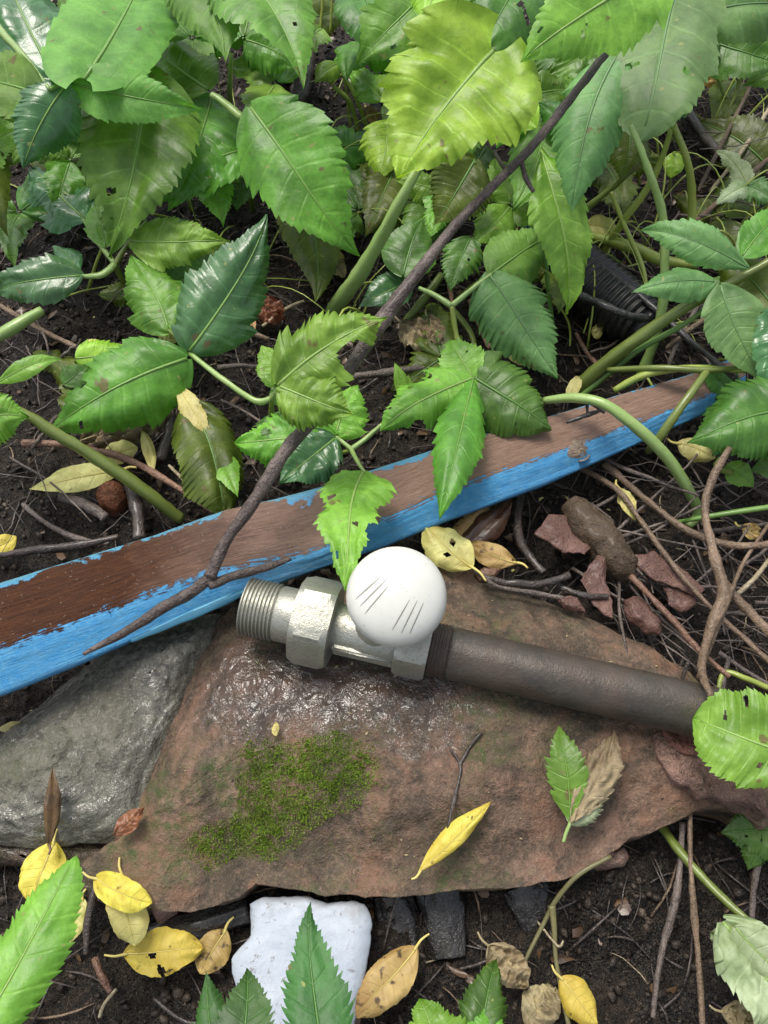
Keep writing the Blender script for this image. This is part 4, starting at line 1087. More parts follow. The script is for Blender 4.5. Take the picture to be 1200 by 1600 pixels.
e = plant(1050, 250, 'tiny round yellow green leaf between the tall pale stalks')
stem(e, [(1045, 300, .0, 4), (1050, 265, .02, 4), (1054, 240, .03, 4)], 'y')
leaf(e, (1056, 238), (1048, 278), 32, .03, .02, 'y', 'oval', tooth=.01)
# low shaded leaves close to the soil fill the understorey
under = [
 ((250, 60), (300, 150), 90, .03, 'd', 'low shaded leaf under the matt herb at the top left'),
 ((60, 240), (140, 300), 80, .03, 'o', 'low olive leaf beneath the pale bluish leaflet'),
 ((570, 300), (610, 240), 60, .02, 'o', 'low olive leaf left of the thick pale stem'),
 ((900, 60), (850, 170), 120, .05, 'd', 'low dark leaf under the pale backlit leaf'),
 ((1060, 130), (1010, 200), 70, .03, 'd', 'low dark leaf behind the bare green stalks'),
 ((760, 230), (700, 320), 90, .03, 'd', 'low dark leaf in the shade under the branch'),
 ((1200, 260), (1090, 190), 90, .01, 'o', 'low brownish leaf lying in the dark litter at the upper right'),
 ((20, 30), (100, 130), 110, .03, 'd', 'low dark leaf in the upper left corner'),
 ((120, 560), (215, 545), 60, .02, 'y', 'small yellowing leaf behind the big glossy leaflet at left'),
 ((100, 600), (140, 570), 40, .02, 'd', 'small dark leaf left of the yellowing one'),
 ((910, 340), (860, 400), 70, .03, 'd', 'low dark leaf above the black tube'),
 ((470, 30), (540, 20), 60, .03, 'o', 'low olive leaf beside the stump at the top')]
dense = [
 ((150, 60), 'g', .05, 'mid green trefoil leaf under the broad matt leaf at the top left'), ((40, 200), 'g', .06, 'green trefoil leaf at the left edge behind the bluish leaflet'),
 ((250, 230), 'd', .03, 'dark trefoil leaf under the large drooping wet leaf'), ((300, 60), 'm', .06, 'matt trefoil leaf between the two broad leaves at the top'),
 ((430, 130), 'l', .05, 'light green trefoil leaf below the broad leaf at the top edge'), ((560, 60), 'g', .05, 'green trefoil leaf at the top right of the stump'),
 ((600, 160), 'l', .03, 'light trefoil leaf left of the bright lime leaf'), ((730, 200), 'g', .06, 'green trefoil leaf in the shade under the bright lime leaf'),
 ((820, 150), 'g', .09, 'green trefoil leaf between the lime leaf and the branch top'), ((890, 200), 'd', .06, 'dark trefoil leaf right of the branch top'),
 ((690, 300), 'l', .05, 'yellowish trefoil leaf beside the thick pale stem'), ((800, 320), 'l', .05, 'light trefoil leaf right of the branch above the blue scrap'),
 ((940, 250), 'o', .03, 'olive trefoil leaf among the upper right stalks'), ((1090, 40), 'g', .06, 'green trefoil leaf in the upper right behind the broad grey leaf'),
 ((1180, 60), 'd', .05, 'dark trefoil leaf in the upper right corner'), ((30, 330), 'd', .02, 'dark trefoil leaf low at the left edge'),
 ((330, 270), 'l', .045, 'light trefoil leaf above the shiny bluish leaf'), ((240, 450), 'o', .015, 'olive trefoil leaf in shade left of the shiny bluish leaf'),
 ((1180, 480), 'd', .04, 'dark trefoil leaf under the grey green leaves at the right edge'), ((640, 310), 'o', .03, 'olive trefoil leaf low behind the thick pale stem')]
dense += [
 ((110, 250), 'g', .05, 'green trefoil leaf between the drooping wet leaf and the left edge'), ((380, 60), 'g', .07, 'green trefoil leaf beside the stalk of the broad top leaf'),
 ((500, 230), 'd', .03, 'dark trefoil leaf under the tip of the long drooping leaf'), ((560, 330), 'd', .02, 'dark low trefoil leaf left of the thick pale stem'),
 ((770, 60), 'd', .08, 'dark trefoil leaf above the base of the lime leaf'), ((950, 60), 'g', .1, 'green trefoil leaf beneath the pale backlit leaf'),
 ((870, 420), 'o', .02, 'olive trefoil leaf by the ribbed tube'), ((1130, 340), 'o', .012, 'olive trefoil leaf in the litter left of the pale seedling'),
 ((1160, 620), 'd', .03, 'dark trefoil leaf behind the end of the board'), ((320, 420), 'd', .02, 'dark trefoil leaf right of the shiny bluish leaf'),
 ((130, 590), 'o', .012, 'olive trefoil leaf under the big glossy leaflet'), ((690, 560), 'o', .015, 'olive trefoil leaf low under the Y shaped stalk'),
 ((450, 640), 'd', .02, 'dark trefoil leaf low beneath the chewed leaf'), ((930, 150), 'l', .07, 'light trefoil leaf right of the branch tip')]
for (bx, by), mt, z, lb in dense:
    e = plant(bx, by+20, lb, name='trefoil_plant')
    stem(e, [(bx+random.uniform(-10, 10), by+40, .0, 6), (bx+3, by+18, z*.6, 6), (bx, by, z, 5)], 'o' if mt in 'do' else 'g')
    a0 = random.uniform(0, 6.28)
    for q in range(3):
        a_ = a0+q*1.75+random.uniform(-.3, .3); l_ = random.uniform(75, 120)
        leaf(e, (bx+6*math.cos(a_), by+5*math.sin(a_)), (bx+l_*math.cos(a_), by+l_*.85*math.sin(a_)), l_*random.uniform(.55, .75), z, z+random.uniform(-.015, .012), mt, random.choice(('ovate', 'ovate', 'lobed')), puff=.07, tooth=.14, wav=.08)
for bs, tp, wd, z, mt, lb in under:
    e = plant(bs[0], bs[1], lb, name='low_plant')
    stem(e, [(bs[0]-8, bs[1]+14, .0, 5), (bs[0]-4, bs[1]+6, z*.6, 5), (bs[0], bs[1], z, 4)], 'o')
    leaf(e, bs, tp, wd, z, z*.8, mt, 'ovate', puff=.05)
# bare stalks
for pts, mt, lb in (
    ([(850, 626, .046, 11), (900, 622, .056, 15), (945, 632, .06, 16), (995, 668, .055, 18), (1040, 712, .042, 18), (1072, 760, .025, 17), (1090, 800, .008, 15), (1075, 822, .003, 12)], 'p', 'smooth pale green stalk arching over the board'),
    ([(1106, 578, .052, 12), (1072, 625, .05, 14), (1030, 684, .036, 15), (1012, 705, .02, 10)], 'o', 'flat olive stalk standing against the right part of the board'),
    ([(886, 366, .012, 14), (940, 374, .02, 17), (990, 388, .026, 18), (1032, 406, .03, 17), (1090, 415, .032, 10)], 'y', 'thick yellow green stalk lying above the black tube'),
    ([(1195, 570, .055, 8), (1110, 578, .053, 10), (1030, 575, .048, 10), (950, 578, .03, 8)], 'o', 'thin olive stalk running along the rear edge of the board'),
    ([(960, 610, .03, 10), (1010, 585, .042, 11), (1080, 575, .05, 10), (1165, 580, .054, 7)], 'y', 'yellow green stalk just behind the right end of the board'),
    ([(-20, 535, .03, 16), (20, 512, .034, 20), (66, 485, .034, 14)], 'p', 'short thick pale stalk at the left edge below the bluish leaf'),
    ([(1160, 395, .03, 11), (1210, 385, .035, 12), (1260, 380, .036, 10)], 'y', 'yellowish stalk end at the right edge'),
    ([(1220, 790, .03, 9), (1150, 800, .025, 9), (1090, 810, .018, 8), (1050, 818, .008, 6)], 'g', 'thin green stalk entering from the right below the board'),
    ([(955, 1338, .024, 7), (905, 1366, .022, 8), (870, 1405, .014, 8), (850, 1442, .008, 7), (815, 1512, .004, 6)], 'e', 'thin bent olive stalk below the lower edge of the slab'),
    ([(862, 1415, .012, 12), (866, 1450, .009, 9), (870, 1510, .007, 7), (890, 1610, .006, 8)], 'e', 'limp stalk hanging down beside the small yellow leaf at the bottom'),
    ([(705, 480, .02, 8), (735, 520, .012, 9), (745, 560, .006, 8)], 'o', 'short olive stalk behind the Y shaped one'),
    ([(690, 430, .02, 12), (660, 470, .016, 14), (632, 505, .006, 13)], 'o', 'olive stalk in the shade right of the branch'),
    ([(1010, 470, .02, 6), (1005, 420, .03, 7), (975, 350, .04, 7), (955, 300, .05, 6)], 'y', 'slender yellow green stalk among the upper right stems'),
    ([(1200, 1075, .02, 9), (1165, 1060, .022, 9), (1130, 1052, .02, 8), (1120, 1100, .02, 7)], 'y', 'short forked yellow green stalk above the end of the pipe')):
    V, F = px_tube(pts, sides=11, rough=.06, seed=random.random()*40, ridge=.06)
    tag(link('stalk', V, F, SM[mt]), lb, 'stalk')

# ------------------------------------------------------------------ fallen leaf with a withered half, lying on the slab
e = empty('fallen_leaf', P(888, 1290, .036), 'wilted leaf on the slab, half green and half withered tan', 'fallen leaf')
V, F = px_tube([(880, 1316, .037, 5), (885, 1300, .038, 6), (891, 1285, .039, 6), (893, 1270, .0395, 5)], sides=7); link('stalk', V, F, SM['p'], e)
leaf(e, (891, 1282), (873, 1134), 58, .0395, .045, 'g', 'lance', roll=-12, fold=10, tooth=.2, puff=.02, wl=1.1, name='green_leaflet', label='fresh green leaflet')
leaf(e, (892, 1284), (958, 1142), 62, .0395, .043, 'G', 'lance', roll=10, fold=12, tooth=.14, crumple=.16, name='withered_leaflet', label='crinkled tan withered leaflet')
leaf(e, (892, 1286), (944, 1215), 52, .039, .041, 'W', 'ovate', roll=14, fold=8, tooth=.2, name='pale_leaflet', label='pale yellowish green leaflet')
# ------------------------------------------------------------------ fallen leaves
FLV = [
 ((192, 735), (46, 764), 44, .014, 'P', 'long pale yellow leaf under the thick olive stem at left', dict(shape='lance')),
 ((160, 716), (216, 700), 36, .012, 'P', 'small oval yellow leaf at the foot of the dry brown heap', {}),
 ((222, 672), (238, 746), 20, .014, 'P', 'narrow curled yellow leaf right of the dry brown heap', dict(shape='lance', wav=.3)),
 ((128, 690), (270, 648), 66, .012, 'G', 'heap of crinkled dry brown leaf under the glossy leaflet', dict(crumple=.3)),
 ((-25, 862), (26, 838), 34, .008, 'Y', 'bright yellow leaf tip at the left edge above the board', {}),
 ((736, 886), (664, 818), 64, .036, 'P', 'pale yellow leaf with dark holes right of the knob, behind the slab', dict(holes=((.42, .35, .05, .16), (.35, -.25, .04, .14)))),
 ((806, 880), (728, 848), 40, .03, 'T', 'curled yellowish tan leaf next to the holed leaf', dict(wav=.2, shape='lance')),
 ((655, 1362), (768, 1252), 34, .0375, 'Y', 'bright yellow bent leaf lying on the slab', dict(shape='lance', arch=-.02, fold=14, wl=1.3, wr=.7, tipbend=.2)),
 ((84, 1318), (50, 1414), 66, .022, 'Y', 'yellow leaf at the lower left edge of the grey stone', dict(wav=.14)),
 ((130, 1405), (110, 1474), 34, .012, 'P', 'small greenish yellow leaf beneath the large corner leaf', {}),
 ((150, 1372), (238, 1412), 46, .026, 'Y', 'folded golden leaf at the slab corner beside the mauve pebble', dict(shape='oblong', arch=.14, fold=14)),
 ((192, 1368), (212, 1478), 58, .022, 'P', 'pale yellow leaf hanging below the folded golden one', dict(shape='oblong')),
 ((196, 1490), (318, 1482), 66, .012, 'Y', 'bright yellow leaf with dark spots below the slab at left', dict(wav=.16, holes=((.35, .1, .05, .16), (.4, .75, .05, .2)))),
 ((352, 1455), (312, 1522), 52, .006, 'T', 'brown and yellow leaf beside the white lump', {}),
 ((650, 1482), (552, 1590), 62, .014, 'T', 'orange tan leaf with a pale stalk right of the white lump', dict(fold=14)),
 ((878, 1528), (934, 1600), 52, .01, 'Y', 'clear yellow leaf near the bottom edge', dict(wav=.05)),
 ((765, 1478), (822, 1545), 58, .008, 'G', 'crumpled grey tan leaf above the bottom green leaves', dict(crumple=.3)),
 ((822, 1600), (872, 1548), 62, .006, 'G', 'pale grey crumpled leaf left of the clear yellow leaf', dict(crumple=.2)),
 ((700, 845), (764, 792), 34, .02, 'T', 'orange brown dead leaf under the board right of the knob', {}),
 ((715, 862), (800, 778), 46, .02, 'B', 'long dark brown wet leaf under the board right of the knob', dict(shape='lance', fold=20)),
 ((505, 398), (540, 432), 34, .006, 'G', 'dry pale leaf on the soil left of the thick pale stem', dict(crumple=.12)),
 ((508, 392), (538, 404), 18, .009, 'P', 'tiny pale yellow leaf atop the dry one in the upper middle', {}),
 ((630, 505), (672, 552), 50, .01, 'G', 'curled parchment coloured leaf right of the branch', dict(crumple=.3, fold=30)),
 ((672, 500), (690, 545), 36, .012, 'G', 'narrow dry leaf next to the curled parchment one', dict(crumple=.3, fold=30)),
 ((790, 535), (834, 566), 32, .01, 'P', 'small pale yellow leaf behind the grey green leaflet', {}),
 ((915, 350), (965, 362), 36, .012, 'P', 'small yellow leaf above the thick yellow green stalk', {}),
 ((930, 528), (942, 503), 18, .008, 'P', 'tiny yellow leaf below the black tube', {}),
 ((888, 622), (905, 588), 20, .02, 'P', 'tiny yellow leaf at the rear edge of the board', {}),
 ((1060, 692), (1118, 716), 38, .02, 'P', 'pale yellow leaf under the dark serrated leaf', {}),
 ((1160, 822), (1190, 838), 26, .012, 'T', 'tiny orange leaf scrap at the right edge among twigs', dict(crumple=.2)),
 ((968, 762), (990, 812), 26, .018, 'P', 'curled yellow green leaf caught on a twig', dict(shape='lance', wav=.3)),
 ((1130, 1580), (1200, 1610), 48, .008, 'G', 'beige crumpled leaf in the lower right corner', dict(crumple=.25)),
 ((76, 1322), (82, 1196), 26, .03, 'B', 'dark brown pointed curled leaf standing on the grey stone', dict(shape='lance', fold=30, zt=.042)),
 ((178, 1306), (226, 1262), 32, .032, 'R', 'small red brown leaf where grey stone and slab meet', dict(shape='lance', crumple=.16, arch=-.02, stalk=False)),
 ((-4, 1140), (44, 1130), 16, .018, 'P', 'thin yellow leaf sliver at the left edge beside the grey stone', dict(shape='lance')),
 ((1065, 350), (1030, 395), 16, .012, 'P', 'narrow pale leaf blade between the upper right stalks', dict(shape='lance')),
 ((575, 168), (590, 196), 22, .012, 'T', 'tiny tan leaf scrap beneath the sprout at the top', dict(crumple=.2)),
 ((500, 42), (518, 58), 18, .016, 'T', 'tiny orange scrap right of the stump', dict(crumple=.2)),
 ((368, 215), (410, 222), 20, .01, 'T', 'small orange scrap under the joint of the drooping leaf', dict(crumple=.2)),
 ((1090, 118), (1130, 128), 26, .015, 'T', 'small orange leaf scrap in the upper right litter', dict(crumple=.2)),
 ((230, 65), (285, 110), 44, .014, 'G', 'brown dry leaf scrap between the upper left leaves', dict(crumple=.25)),
 ((250, 515), (278, 535), 30, .02, 'P', 'little pale dry leaf at the joint of the glossy leaflets', dict(crumple=.15)),
 ((130, 545), (162, 538), 24, .012, 'P', 'small yellow scrap right of the beige stick', dict(crumple=.1)),
 ((20, 1600), (36, 1548), 28, .01, 'P', 'pale leaf scrap under the lower left corner leaf', {}),
 ((380, 470), (398, 520), 18, .012, 'T', 'narrow orange leaf strip right of the shiny bluish leaf', dict(shape='lance')),
 ((400, 470), (445, 500), 46, .01, 'R', 'reddish brown crumpled leaf in the soil right of the shiny leaf', dict(crumple=.3)),
 ((430, 1150), (432, 1128), 12, .038, 'P', 'withered pale leaf scrap at the upper rim of the moss', dict(crumple=.2)),
 ((545, 812), (570, 800), 10, .06, 'P', 'tiny pale speck of leaf on the board', {}),
]
for bs, tp, wd, z, mt, lb, kw in FLV:
    if mt == 'P' and lb.startswith('tiny pale speck'): continue
    fallen(bs, tp, wd, z, mt, lb, **kw)

# ------------------------------------------------------------------ twigs, roots and sticks
TW = [
 ([(1140, 700, .06, 9), (1118, 745, .056, 14), (1104, 800, .052, 15), (1112, 865, .052, 16), (1124, 930, .052, 22), (1110, 985, .05, 16), (1100, 1050, .058, 15), (1108, 1085, .066, 14), (1118, 1108, .06, 10)], 't', 'knobbly tan twig standing upright over the far end of the pipe',),
 ([(945, 725, .015, 12), (1000, 775, .02, 13), (1060, 822, .024, 14), (1110, 842, .026, 13), (1160, 852, .028, 13), (1230, 848, .03, 12)], 't', 'tan twig curving to the right edge below the board'),
 ([(905, 730, .01, 10), (960, 765, .02, 11), (1000, 815, .022, 10), (1050, 880, .024, 9), (1110, 950, .026, 10), (1220, 1050, .03, 10)], 't', 'thin straight tan twig crossing the right litter diagonally'),
 ([(1125, 900, .03, 12), (1160, 940, .03, 15), (1215, 1000, .03, 15)], 't', 'stout brown twig stub at the right edge'),
 ([(985, 900, .022, 9), (1040, 960, .026, 12), (1085, 1010, .03, 11), (1140, 1058, .034, 8)], 'r', 'brown twig running along the rear rim of the slab'),
 ([(1090, 1060, .03, 7), (1130, 960, .04, 8), (1160, 880, .03, 7), (1215, 800, .02, 6)], 't', 'thin pale twig rising to the right edge'),
 ([(1150, 930, .02, 7), (1180, 900, .022, 7), (1220, 850, .02, 6)], 's', 'thin straw coloured stick at the right edge below the board'),
 ([(815, 770, .01, 12), (812, 820, .015, 14), (825, 865, .02, 15), (850, 895, .022, 13)], 'k', 'dark wet root bending beneath the board'),
 ([(752, 902, .030, 9), (800, 910, .030, 12), (850, 908, .030, 14), (890, 898, .03, 12)], 'k', 'dark smooth root lying along the rear edge of the slab'),
 ([(740, 890, .034, 7), (780, 915, .033, 8), (830, 925, .032, 9), (880, 935, .03, 8)], 'h', 'thin grey brown root on the rear edge of the slab'),
 ([(870, 915, .025, 10), (910, 930, .027, 13), (950, 932, .026, 10)], 'k', 'short dark root right of the smooth one'),
 ([(1066, 1285, .012, 10), (1060, 1350, .01, 11), (1052, 1410, .009, 13), (1038, 1470, .008, 11), (1025, 1530, .008, 12), (1020, 1590, .006, 8)], 'h', 'grey brown twig with a kink at the lower right'),
 ([(1078, 1268, .016, 9), (1080, 1340, .016, 9), (1082, 1420, .015, 11), (1090, 1510, .014, 11), (1100, 1640, .012, 11)], 't', 'straight pale twig beside the kinked one at the lower right'),
 ([(1188, 1330, .01, 12), (1180, 1390, .008, 12), (1174, 1450, .005, 8)], 'h', 'short brown stick at the lower right edge'),
 ([(35, 692, .016, 12), (110, 698, .014, 13), (190, 712, .014, 13), (260, 750, .014, 12), (335, 800, .012, 9)], 'r', 'reddish brown stick beneath the thick olive stem'),
 ([(264, 727, .016, 4), (295, 756, .016, 6), (326, 790, .016, 4)], 's', 'pale straw sliver pointing at the board'),
 ([(36, 788, .006, 8), (75, 820, .007, 10), (120, 840, .008, 10), (170, 850, .008, 7)], 'h', 'grey twig on the soil above the left part of the board'),
 ([(0, 868, .008, 10), (60, 858, .012, 14), (120, 850, .014, 14), (185, 838, .014, 8)], 'k', 'dark wet stick along the rear edge of the board at left'),
 ([(205, 758, .012, 22), (210, 800, .012, 24), (218, 842, .012, 20)], 'k', 'thick black stick standing behind the board'),
 ([(95, 775, .008, 14), (140, 795, .01, 18), (165, 810, .01, 14)], 'h', 'grey stick under the rusty pebble'),
 ([(268, 640, .01, 14), (258, 680, .01, 18), (250, 720, .01, 18)], 'k', 'black root behind the dry brown heap'),
 ([(160, 1330, .014, 14), (150, 1390, .016, 13), (140, 1440, .014, 12), (134, 1490, .01, 9)], 'k', 'thin dark stick between the yellow leaves at the lower left'),
 ([(0, 478, .01, 7), (60, 512, .012, 9), (110, 538, .012, 9), (165, 560, .012, 6)], 't', 'beige stick on the soil at the left edge'),
 ([(895, 384, .03, 11), (940, 420, .034, 12), (1000, 462, .034, 12), (1070, 525, .034, 11), (1110, 560, .046, 11), (1150, 592, .05, 10)], 'x', 'thin black stick lying across the ribbed tube to the board'),
 ([(895, 458, .03, 14), (930, 470, .034, 16), (975, 486, .034, 16), (1012, 498, .03, 12)], 'x', 'thick black stick below the ribbed tube'),
 ([(545, 590, .015, 10), (600, 582, .015, 12), (660, 572, .012, 12), (685, 570, .01, 8)], 'h', 'grey stick in the soil right of the branch'),
 ([(735, 470, .012, 9), (750, 505, .014, 10), (766, 545, .014, 9)], 'r', 'reddish stick behind the Y shaped stalk'),
 ([(410, 510, .008, 4), (445, 485, .01, 6), (475, 470, .01, 4)], 's', 'pale dry sliver on the soil in the middle left'),
 ([(340, 500, .02, 8), (380, 515, .02, 9), (420, 530, .022, 7)], 't', 'tan stem stub behind the chewed bright leaf'),
 ([(340, 575, .008, 9), (380, 570, .01, 10), (430, 578, .01, 8)], 'h', 'grey root on the soil left of the chewed leaf'),
 ([(345, 625, .012, 5), (380, 640, .014, 6), (412, 662, .016, 4)], 'h', 'thin grey stick below the pale stalk'),
 ([(700, 430, .01, 7), (708, 500, .012, 8), (716, 560, .01, 6)], 'r', 'thin reddish stem right of the curled parchment leaf'),
 ([(900, 520, .008, 6), (920, 555, .008, 8), (955, 590, .012, 6)], 'r', 'reddish twig in the litter below the black tube'),
 ([(1110, 440, .02, 8), (1060, 540, .02, 8), (1040, 585, .03, 6)], 'h', 'grey brown stalk behind the long dark green stem'),
 ([(1040, 545, .02, 7), (1110, 495, .03, 8), (1200, 460, .03, 8)], 't', 'dry tan stem under the grey green leaves at right'),
 ([(920, 580, .01, 5), (950, 560, .012, 6), (1000, 545, .012, 5)], 's', 'dry straw behind the rear edge of the board'),
 ([(1210, 240, .012, 8), (1130, 310, .016, 9), (1060, 370, .012, 8)], 't', 'long dry stem in the dark litter at the upper right'),
 ([(1180, 120, .02, 6), (1130, 220, .016, 7), (1090, 300, .01, 6)], 'e', 'olive brown dry stem in the upper right litter'),
 ([(1225, 130, .02, 6), (1170, 220, .016, 7), (1110, 300, .01, 6)], 's', 'straw coloured stem at the upper right edge'),
 ([(1060, 150, .008, 14), (1100, 215, .01, 18), (1160, 280, .01, 18), (1220, 330, .01, 16)], 'k', 'thick dark root in the upper right shade'),
 ([(450, 170, .01, 26), (475, 140, .012, 30), (480, 85, .012, 30)], 'k', 'thick dark root below the stump at the top'),
 ([(380, 1580, .004, 6), (300, 1600, .006, 8), (240, 1560, .006, 6)], 'k', 'dark root in the soil at the bottom left'),
 ([(148, 1498, .006, 12), (160, 1525, .008, 13), (172, 1550, .006, 9)], 'r', 'short reddish brown stick in the soil at the bottom left'),
 ([(155, 1590, .006, 5), (165, 1570, .008, 6), (182, 1545, .006, 5)], 's', 'short pale root hair at the bottom left'),
 ([(840, 1440, .006, 3), (870, 1478, .01, 4), (880, 1470, .01, 3)], 's', 'tiny dry tendril on the bent olive stalk'),
 ([(704, 1172, .0385, 4), (718, 1195, .0385, 6), (716, 1225, .0385, 6), (705, 1262, .0375, 8), (700, 1295, .037, 4)], 'k', 'thin dark root creeping over the slab to the yellow leaf'),
 ([(752, 1145, .0385, 5), (735, 1168, .0385, 6), (718, 1196, .0385, 6)], 'k', 'thin dark root fork on the slab below the pipe'),
 ([(1075, 1035, .04, 6), (1068, 1060, .036, 7), (1074, 1078, .034, 5)], 'k', 'small dark root at the rear rim of the slab by the pipe end'),
 ([(918, 645, .052, 5), (922, 628, .053, 7), (945, 645, .052, 6)], 'x', 'tiny black twig scrap on the board'),
 ([(885, 660, .05, 5), (912, 652, .052, 9), (940, 640, .052, 5)], 'x', 'crossed black twig scrap on the board left of the arching stalk'),
 ([(640, 1392, .012, 6), (660, 1375, .018, 10), (655, 1362, .02, 8)], 'r', 'short reddish stub under the tip of the yellow bent leaf'),
]
for pts, mt, lb in TW: twig(pts, lb, mt)

# stump of light bark at the top
twig([(455, 105, .0, 62), (458, 60, .04, 72), (462, 0, .09, 74), (466, -60, .14, 72)], 'tan dry stump with peeling bark at the top edge', 't', sides=20, rough=.25, cat='stump', name='stump')

# ------------------------------------------------------------------ black ribbed tube half buried behind the board
p0, p1_ = P(868, 395, .018), P(1010, 512, .016)
ax = (p1_-p0).normalized(); L = (p1_-p0).length
path = []; rad = []
rr0 = 44*sc(p0)
for i in range(121):
    f = i/120; path.append(p0+ax*(L*f)); rad.append(rr0*(1+.045*math.cos(f*2*math.pi*18))*(1-.25*max(0, f-.85)/.15))
tube_root = empty('ribbed_tube', p0, 'black ribbed plastic tube half buried behind the board', 'tube')
V, F = tube_geo(path, rad, sides=28)
m, t, b, o = mat_new('black_plastic'); k = NT(t); v = k.n('TexCoord').outputs['Object']
n2 = k.noise(v, 180, 5, .7)
k.l(k.mix(k.ramp(n2, [(.45, 0.), (.75, 1.)]), (.012, .012, .013), (.04, .036, .03)), b.inputs['Base Color']); k.l(k.math('MULTIPLY_ADD', n2, .4, .15), b.inputs['Roughness'])
link('tube_wall', V, F, m, tube_root)
V, F = tube_geo([path[-1]-ax*.002, path[-1]+ax*.004], [rad[-1]*1.12]*2, sides=28); link('end_ring', V, F, m, tube_root)
# scrap of blue plastic
V = [P(815, 352, .02), P(838, 348, .024), P(845, 360, .022), P(826, 368, .018), P(822, 352, .027), P(838, 357, .028)]
F = [(0, 3, 4), (3, 2, 5, 4), (2, 1, 5), (1, 0, 4, 5), (0, 1, 2, 3)]
sc_ = link('plastic_scrap', V, F, rib_mat('blue_plastic', (.04, .16, .5)), smooth=False)
tag(sc_, 'tiny scrap of blue plastic under the leaves right of the branch', 'scrap')

# ------------------------------------------------------------------ bark and brick fragments in the litter at right
def slabpiece(poly, z0, th, mat, label, name='bark_fragment', cat='bark', seed=0, edge=5):
    o, _ = rock(name, poly, z0+.0012, z0+.0026, z0-.0004, mat, None, n=64, rings=8, rough=.003, fine=.0006, power=6, edge_n=edge*1.5, seed=seed, soft=0)
    return tag(o, label, cat)
slabpiece([(832, 832), (862, 805), (895, 812), (925, 845), (915, 870), (880, 865), (860, 850)], .02, .004, BM['w'], 'pinkish brick chip behind the slab under the board', 'brick_chip', 'brick', 3)
slabpiece([(905, 905), (935, 868), (950, 870), (945, 905), (958, 935), (955, 966), (925, 950)], .024, .005, BM['w'], 'pinkish bark flake with a narrow neck behind the slab', seed=8)
slabpiece([(985, 870), (1020, 862), (1060, 880), (1105, 918), (1085, 925), (1030, 905), (995, 888)], .02, .005, BM['w'], 'long reddish bark strip under the tan twigs', seed=13)
slabpiece([(972, 940), (1000, 935), (1025, 965), (1030, 998), (1005, 990), (978, 965)], .022, .005, BM['w'], 'reddish bark piece at the rear rim of the slab', seed=17)
slabpiece([(1040, 915), (1080, 910), (1090, 945), (1065, 960), (1045, 945)], .016, .006, BM['w'], 'dull reddish bark piece between the twigs at right', seed=19)
slabpiece([(862, 930), (900, 935), (915, 955), (880, 950)], .028, .004, BM['w'], 'thin reddish bark sliver on the rear rim of the slab', seed=23)
slabpiece([(740, 895), (770, 880), (790, 890), (775, 905), (750, 910)], .024, .004, BM['r'], 'small dark reddish bark crumb right of the knob', seed=29, edge=3)
V, F = px_tube([(893, 790, .018, 40), (912, 814, .020, 54), (945, 850, .020, 57), (972, 884, .018, 50), (982, 896, .014, 26)], sides=20, rough=.24, seed=4., per=8)
tag(link('wood_chunk', V, F, BM['e']), 'thick olive brown chunk of rotten wood under the board', 'wood')
for i, (pts, lb) in enumerate((
    ([(688, 1385, .006, 56), (695, 1430, .004, 54), (704, 1500, .001, 44)], 'dark rotten stake below the slab right of the white lump'),
    ([(822, 1380, .004, 60), (838, 1415, .003, 62), (852, 1458, .0, 48)], 'dark fibrous rotten wood below the slab by the bent stalk'),
    ([(610, 1395, .002, 50), (625, 1450, .0, 54), (640, 1520, -.003, 40)], 'dark rotten wood piece directly right of the white lump'),
    ([(225, 1465, .003, 36), (300, 1445, .006, 40), (385, 1420, .006, 34)], 'dark rotten bar under the front edge of the slab at left'))):
    sp = smooth_path(pts, 10); path = [P(a, b_, c) for a, b_, c, d in sp]; rad = [d*.5*sc(p) for p, (a, b_, c, d) in zip(path, sp)]
    V = []; F = []; S = 30
    for q, (p, r) in enumerate(zip(path, rad)):
        a = (path[min(q+1, len(path)-1)]-path[max(q-1, 0)]).normalized(); s_ = a.cross(Vector((0, 0, 1))).normalized(); u_ = s_.cross(a)
        for s in range(S):
            an = 2*math.pi*s/S
            rg = 1+.22*nz((math.cos(an)*3.1, math.sin(an)*3.1, q*.05+i), 1.1, 3.)+.16*nz((math.cos(an)*7, math.sin(an)*7, q*.16+i), 1, 8.)
            V.append(p+s_*math.cos(an)*r*1.2*rg+u_*(math.sin(an)*r*.4*rg-.006))
    F = [(q*S+s, q*S+(s+1) % S, (q+1)*S+(s+1) % S, (q+1)*S+s) for q in range(len(path)-1) for s in range(S)]
    F += [tuple(range(S-1, -1, -1)), tuple(range((len(path)-1)*S, len(path)*S))]
    tag(link('rotten_wood', V, F, BM['x']), lb, 'wood')

# ------------------------------------------------------------------ loose soil crumbs and fine litter (too many to count)
rnd = random.Random(11)
ICO_V = []
bm = bmesh.new(); bmesh.ops.create_icosphere(bm, subdivisions=1, radius=1); ICO_V = [v.co.copy() for v in bm.verts]; ICO_F = [tuple(v.index for v in f.verts) for f in bm.faces]; bm.free()
def scatter_pt():
    while True:
        x, y = rnd.uniform(-.42, .42), rnd.uniform(-.26, .62)
        return x, y
def rotm(): return Matrix.Rotation(rnd.uniform(0, 6.28), 3, Vector((rnd.gauss(0, 1), rnd.gauss(0, 1), rnd.gauss(0, 1))).normalized())
import numpy as np
rs = np.random.RandomState(5); NC = 40000
ico = np.array([tuple(v) for v in ICO_V]); icf = np.array(ICO_F)
cx = rs.uniform(-.40, .40, NC); cy = rs.uniform(-.25, .60, NC); cr = .0004+.0024*rs.rand(NC)**3.2
qs = rs.normal(size=(NC, 4)); qs /= np.linalg.norm(qs, axis=1)[:, None]
w0, x0, y0, z0 = qs.T
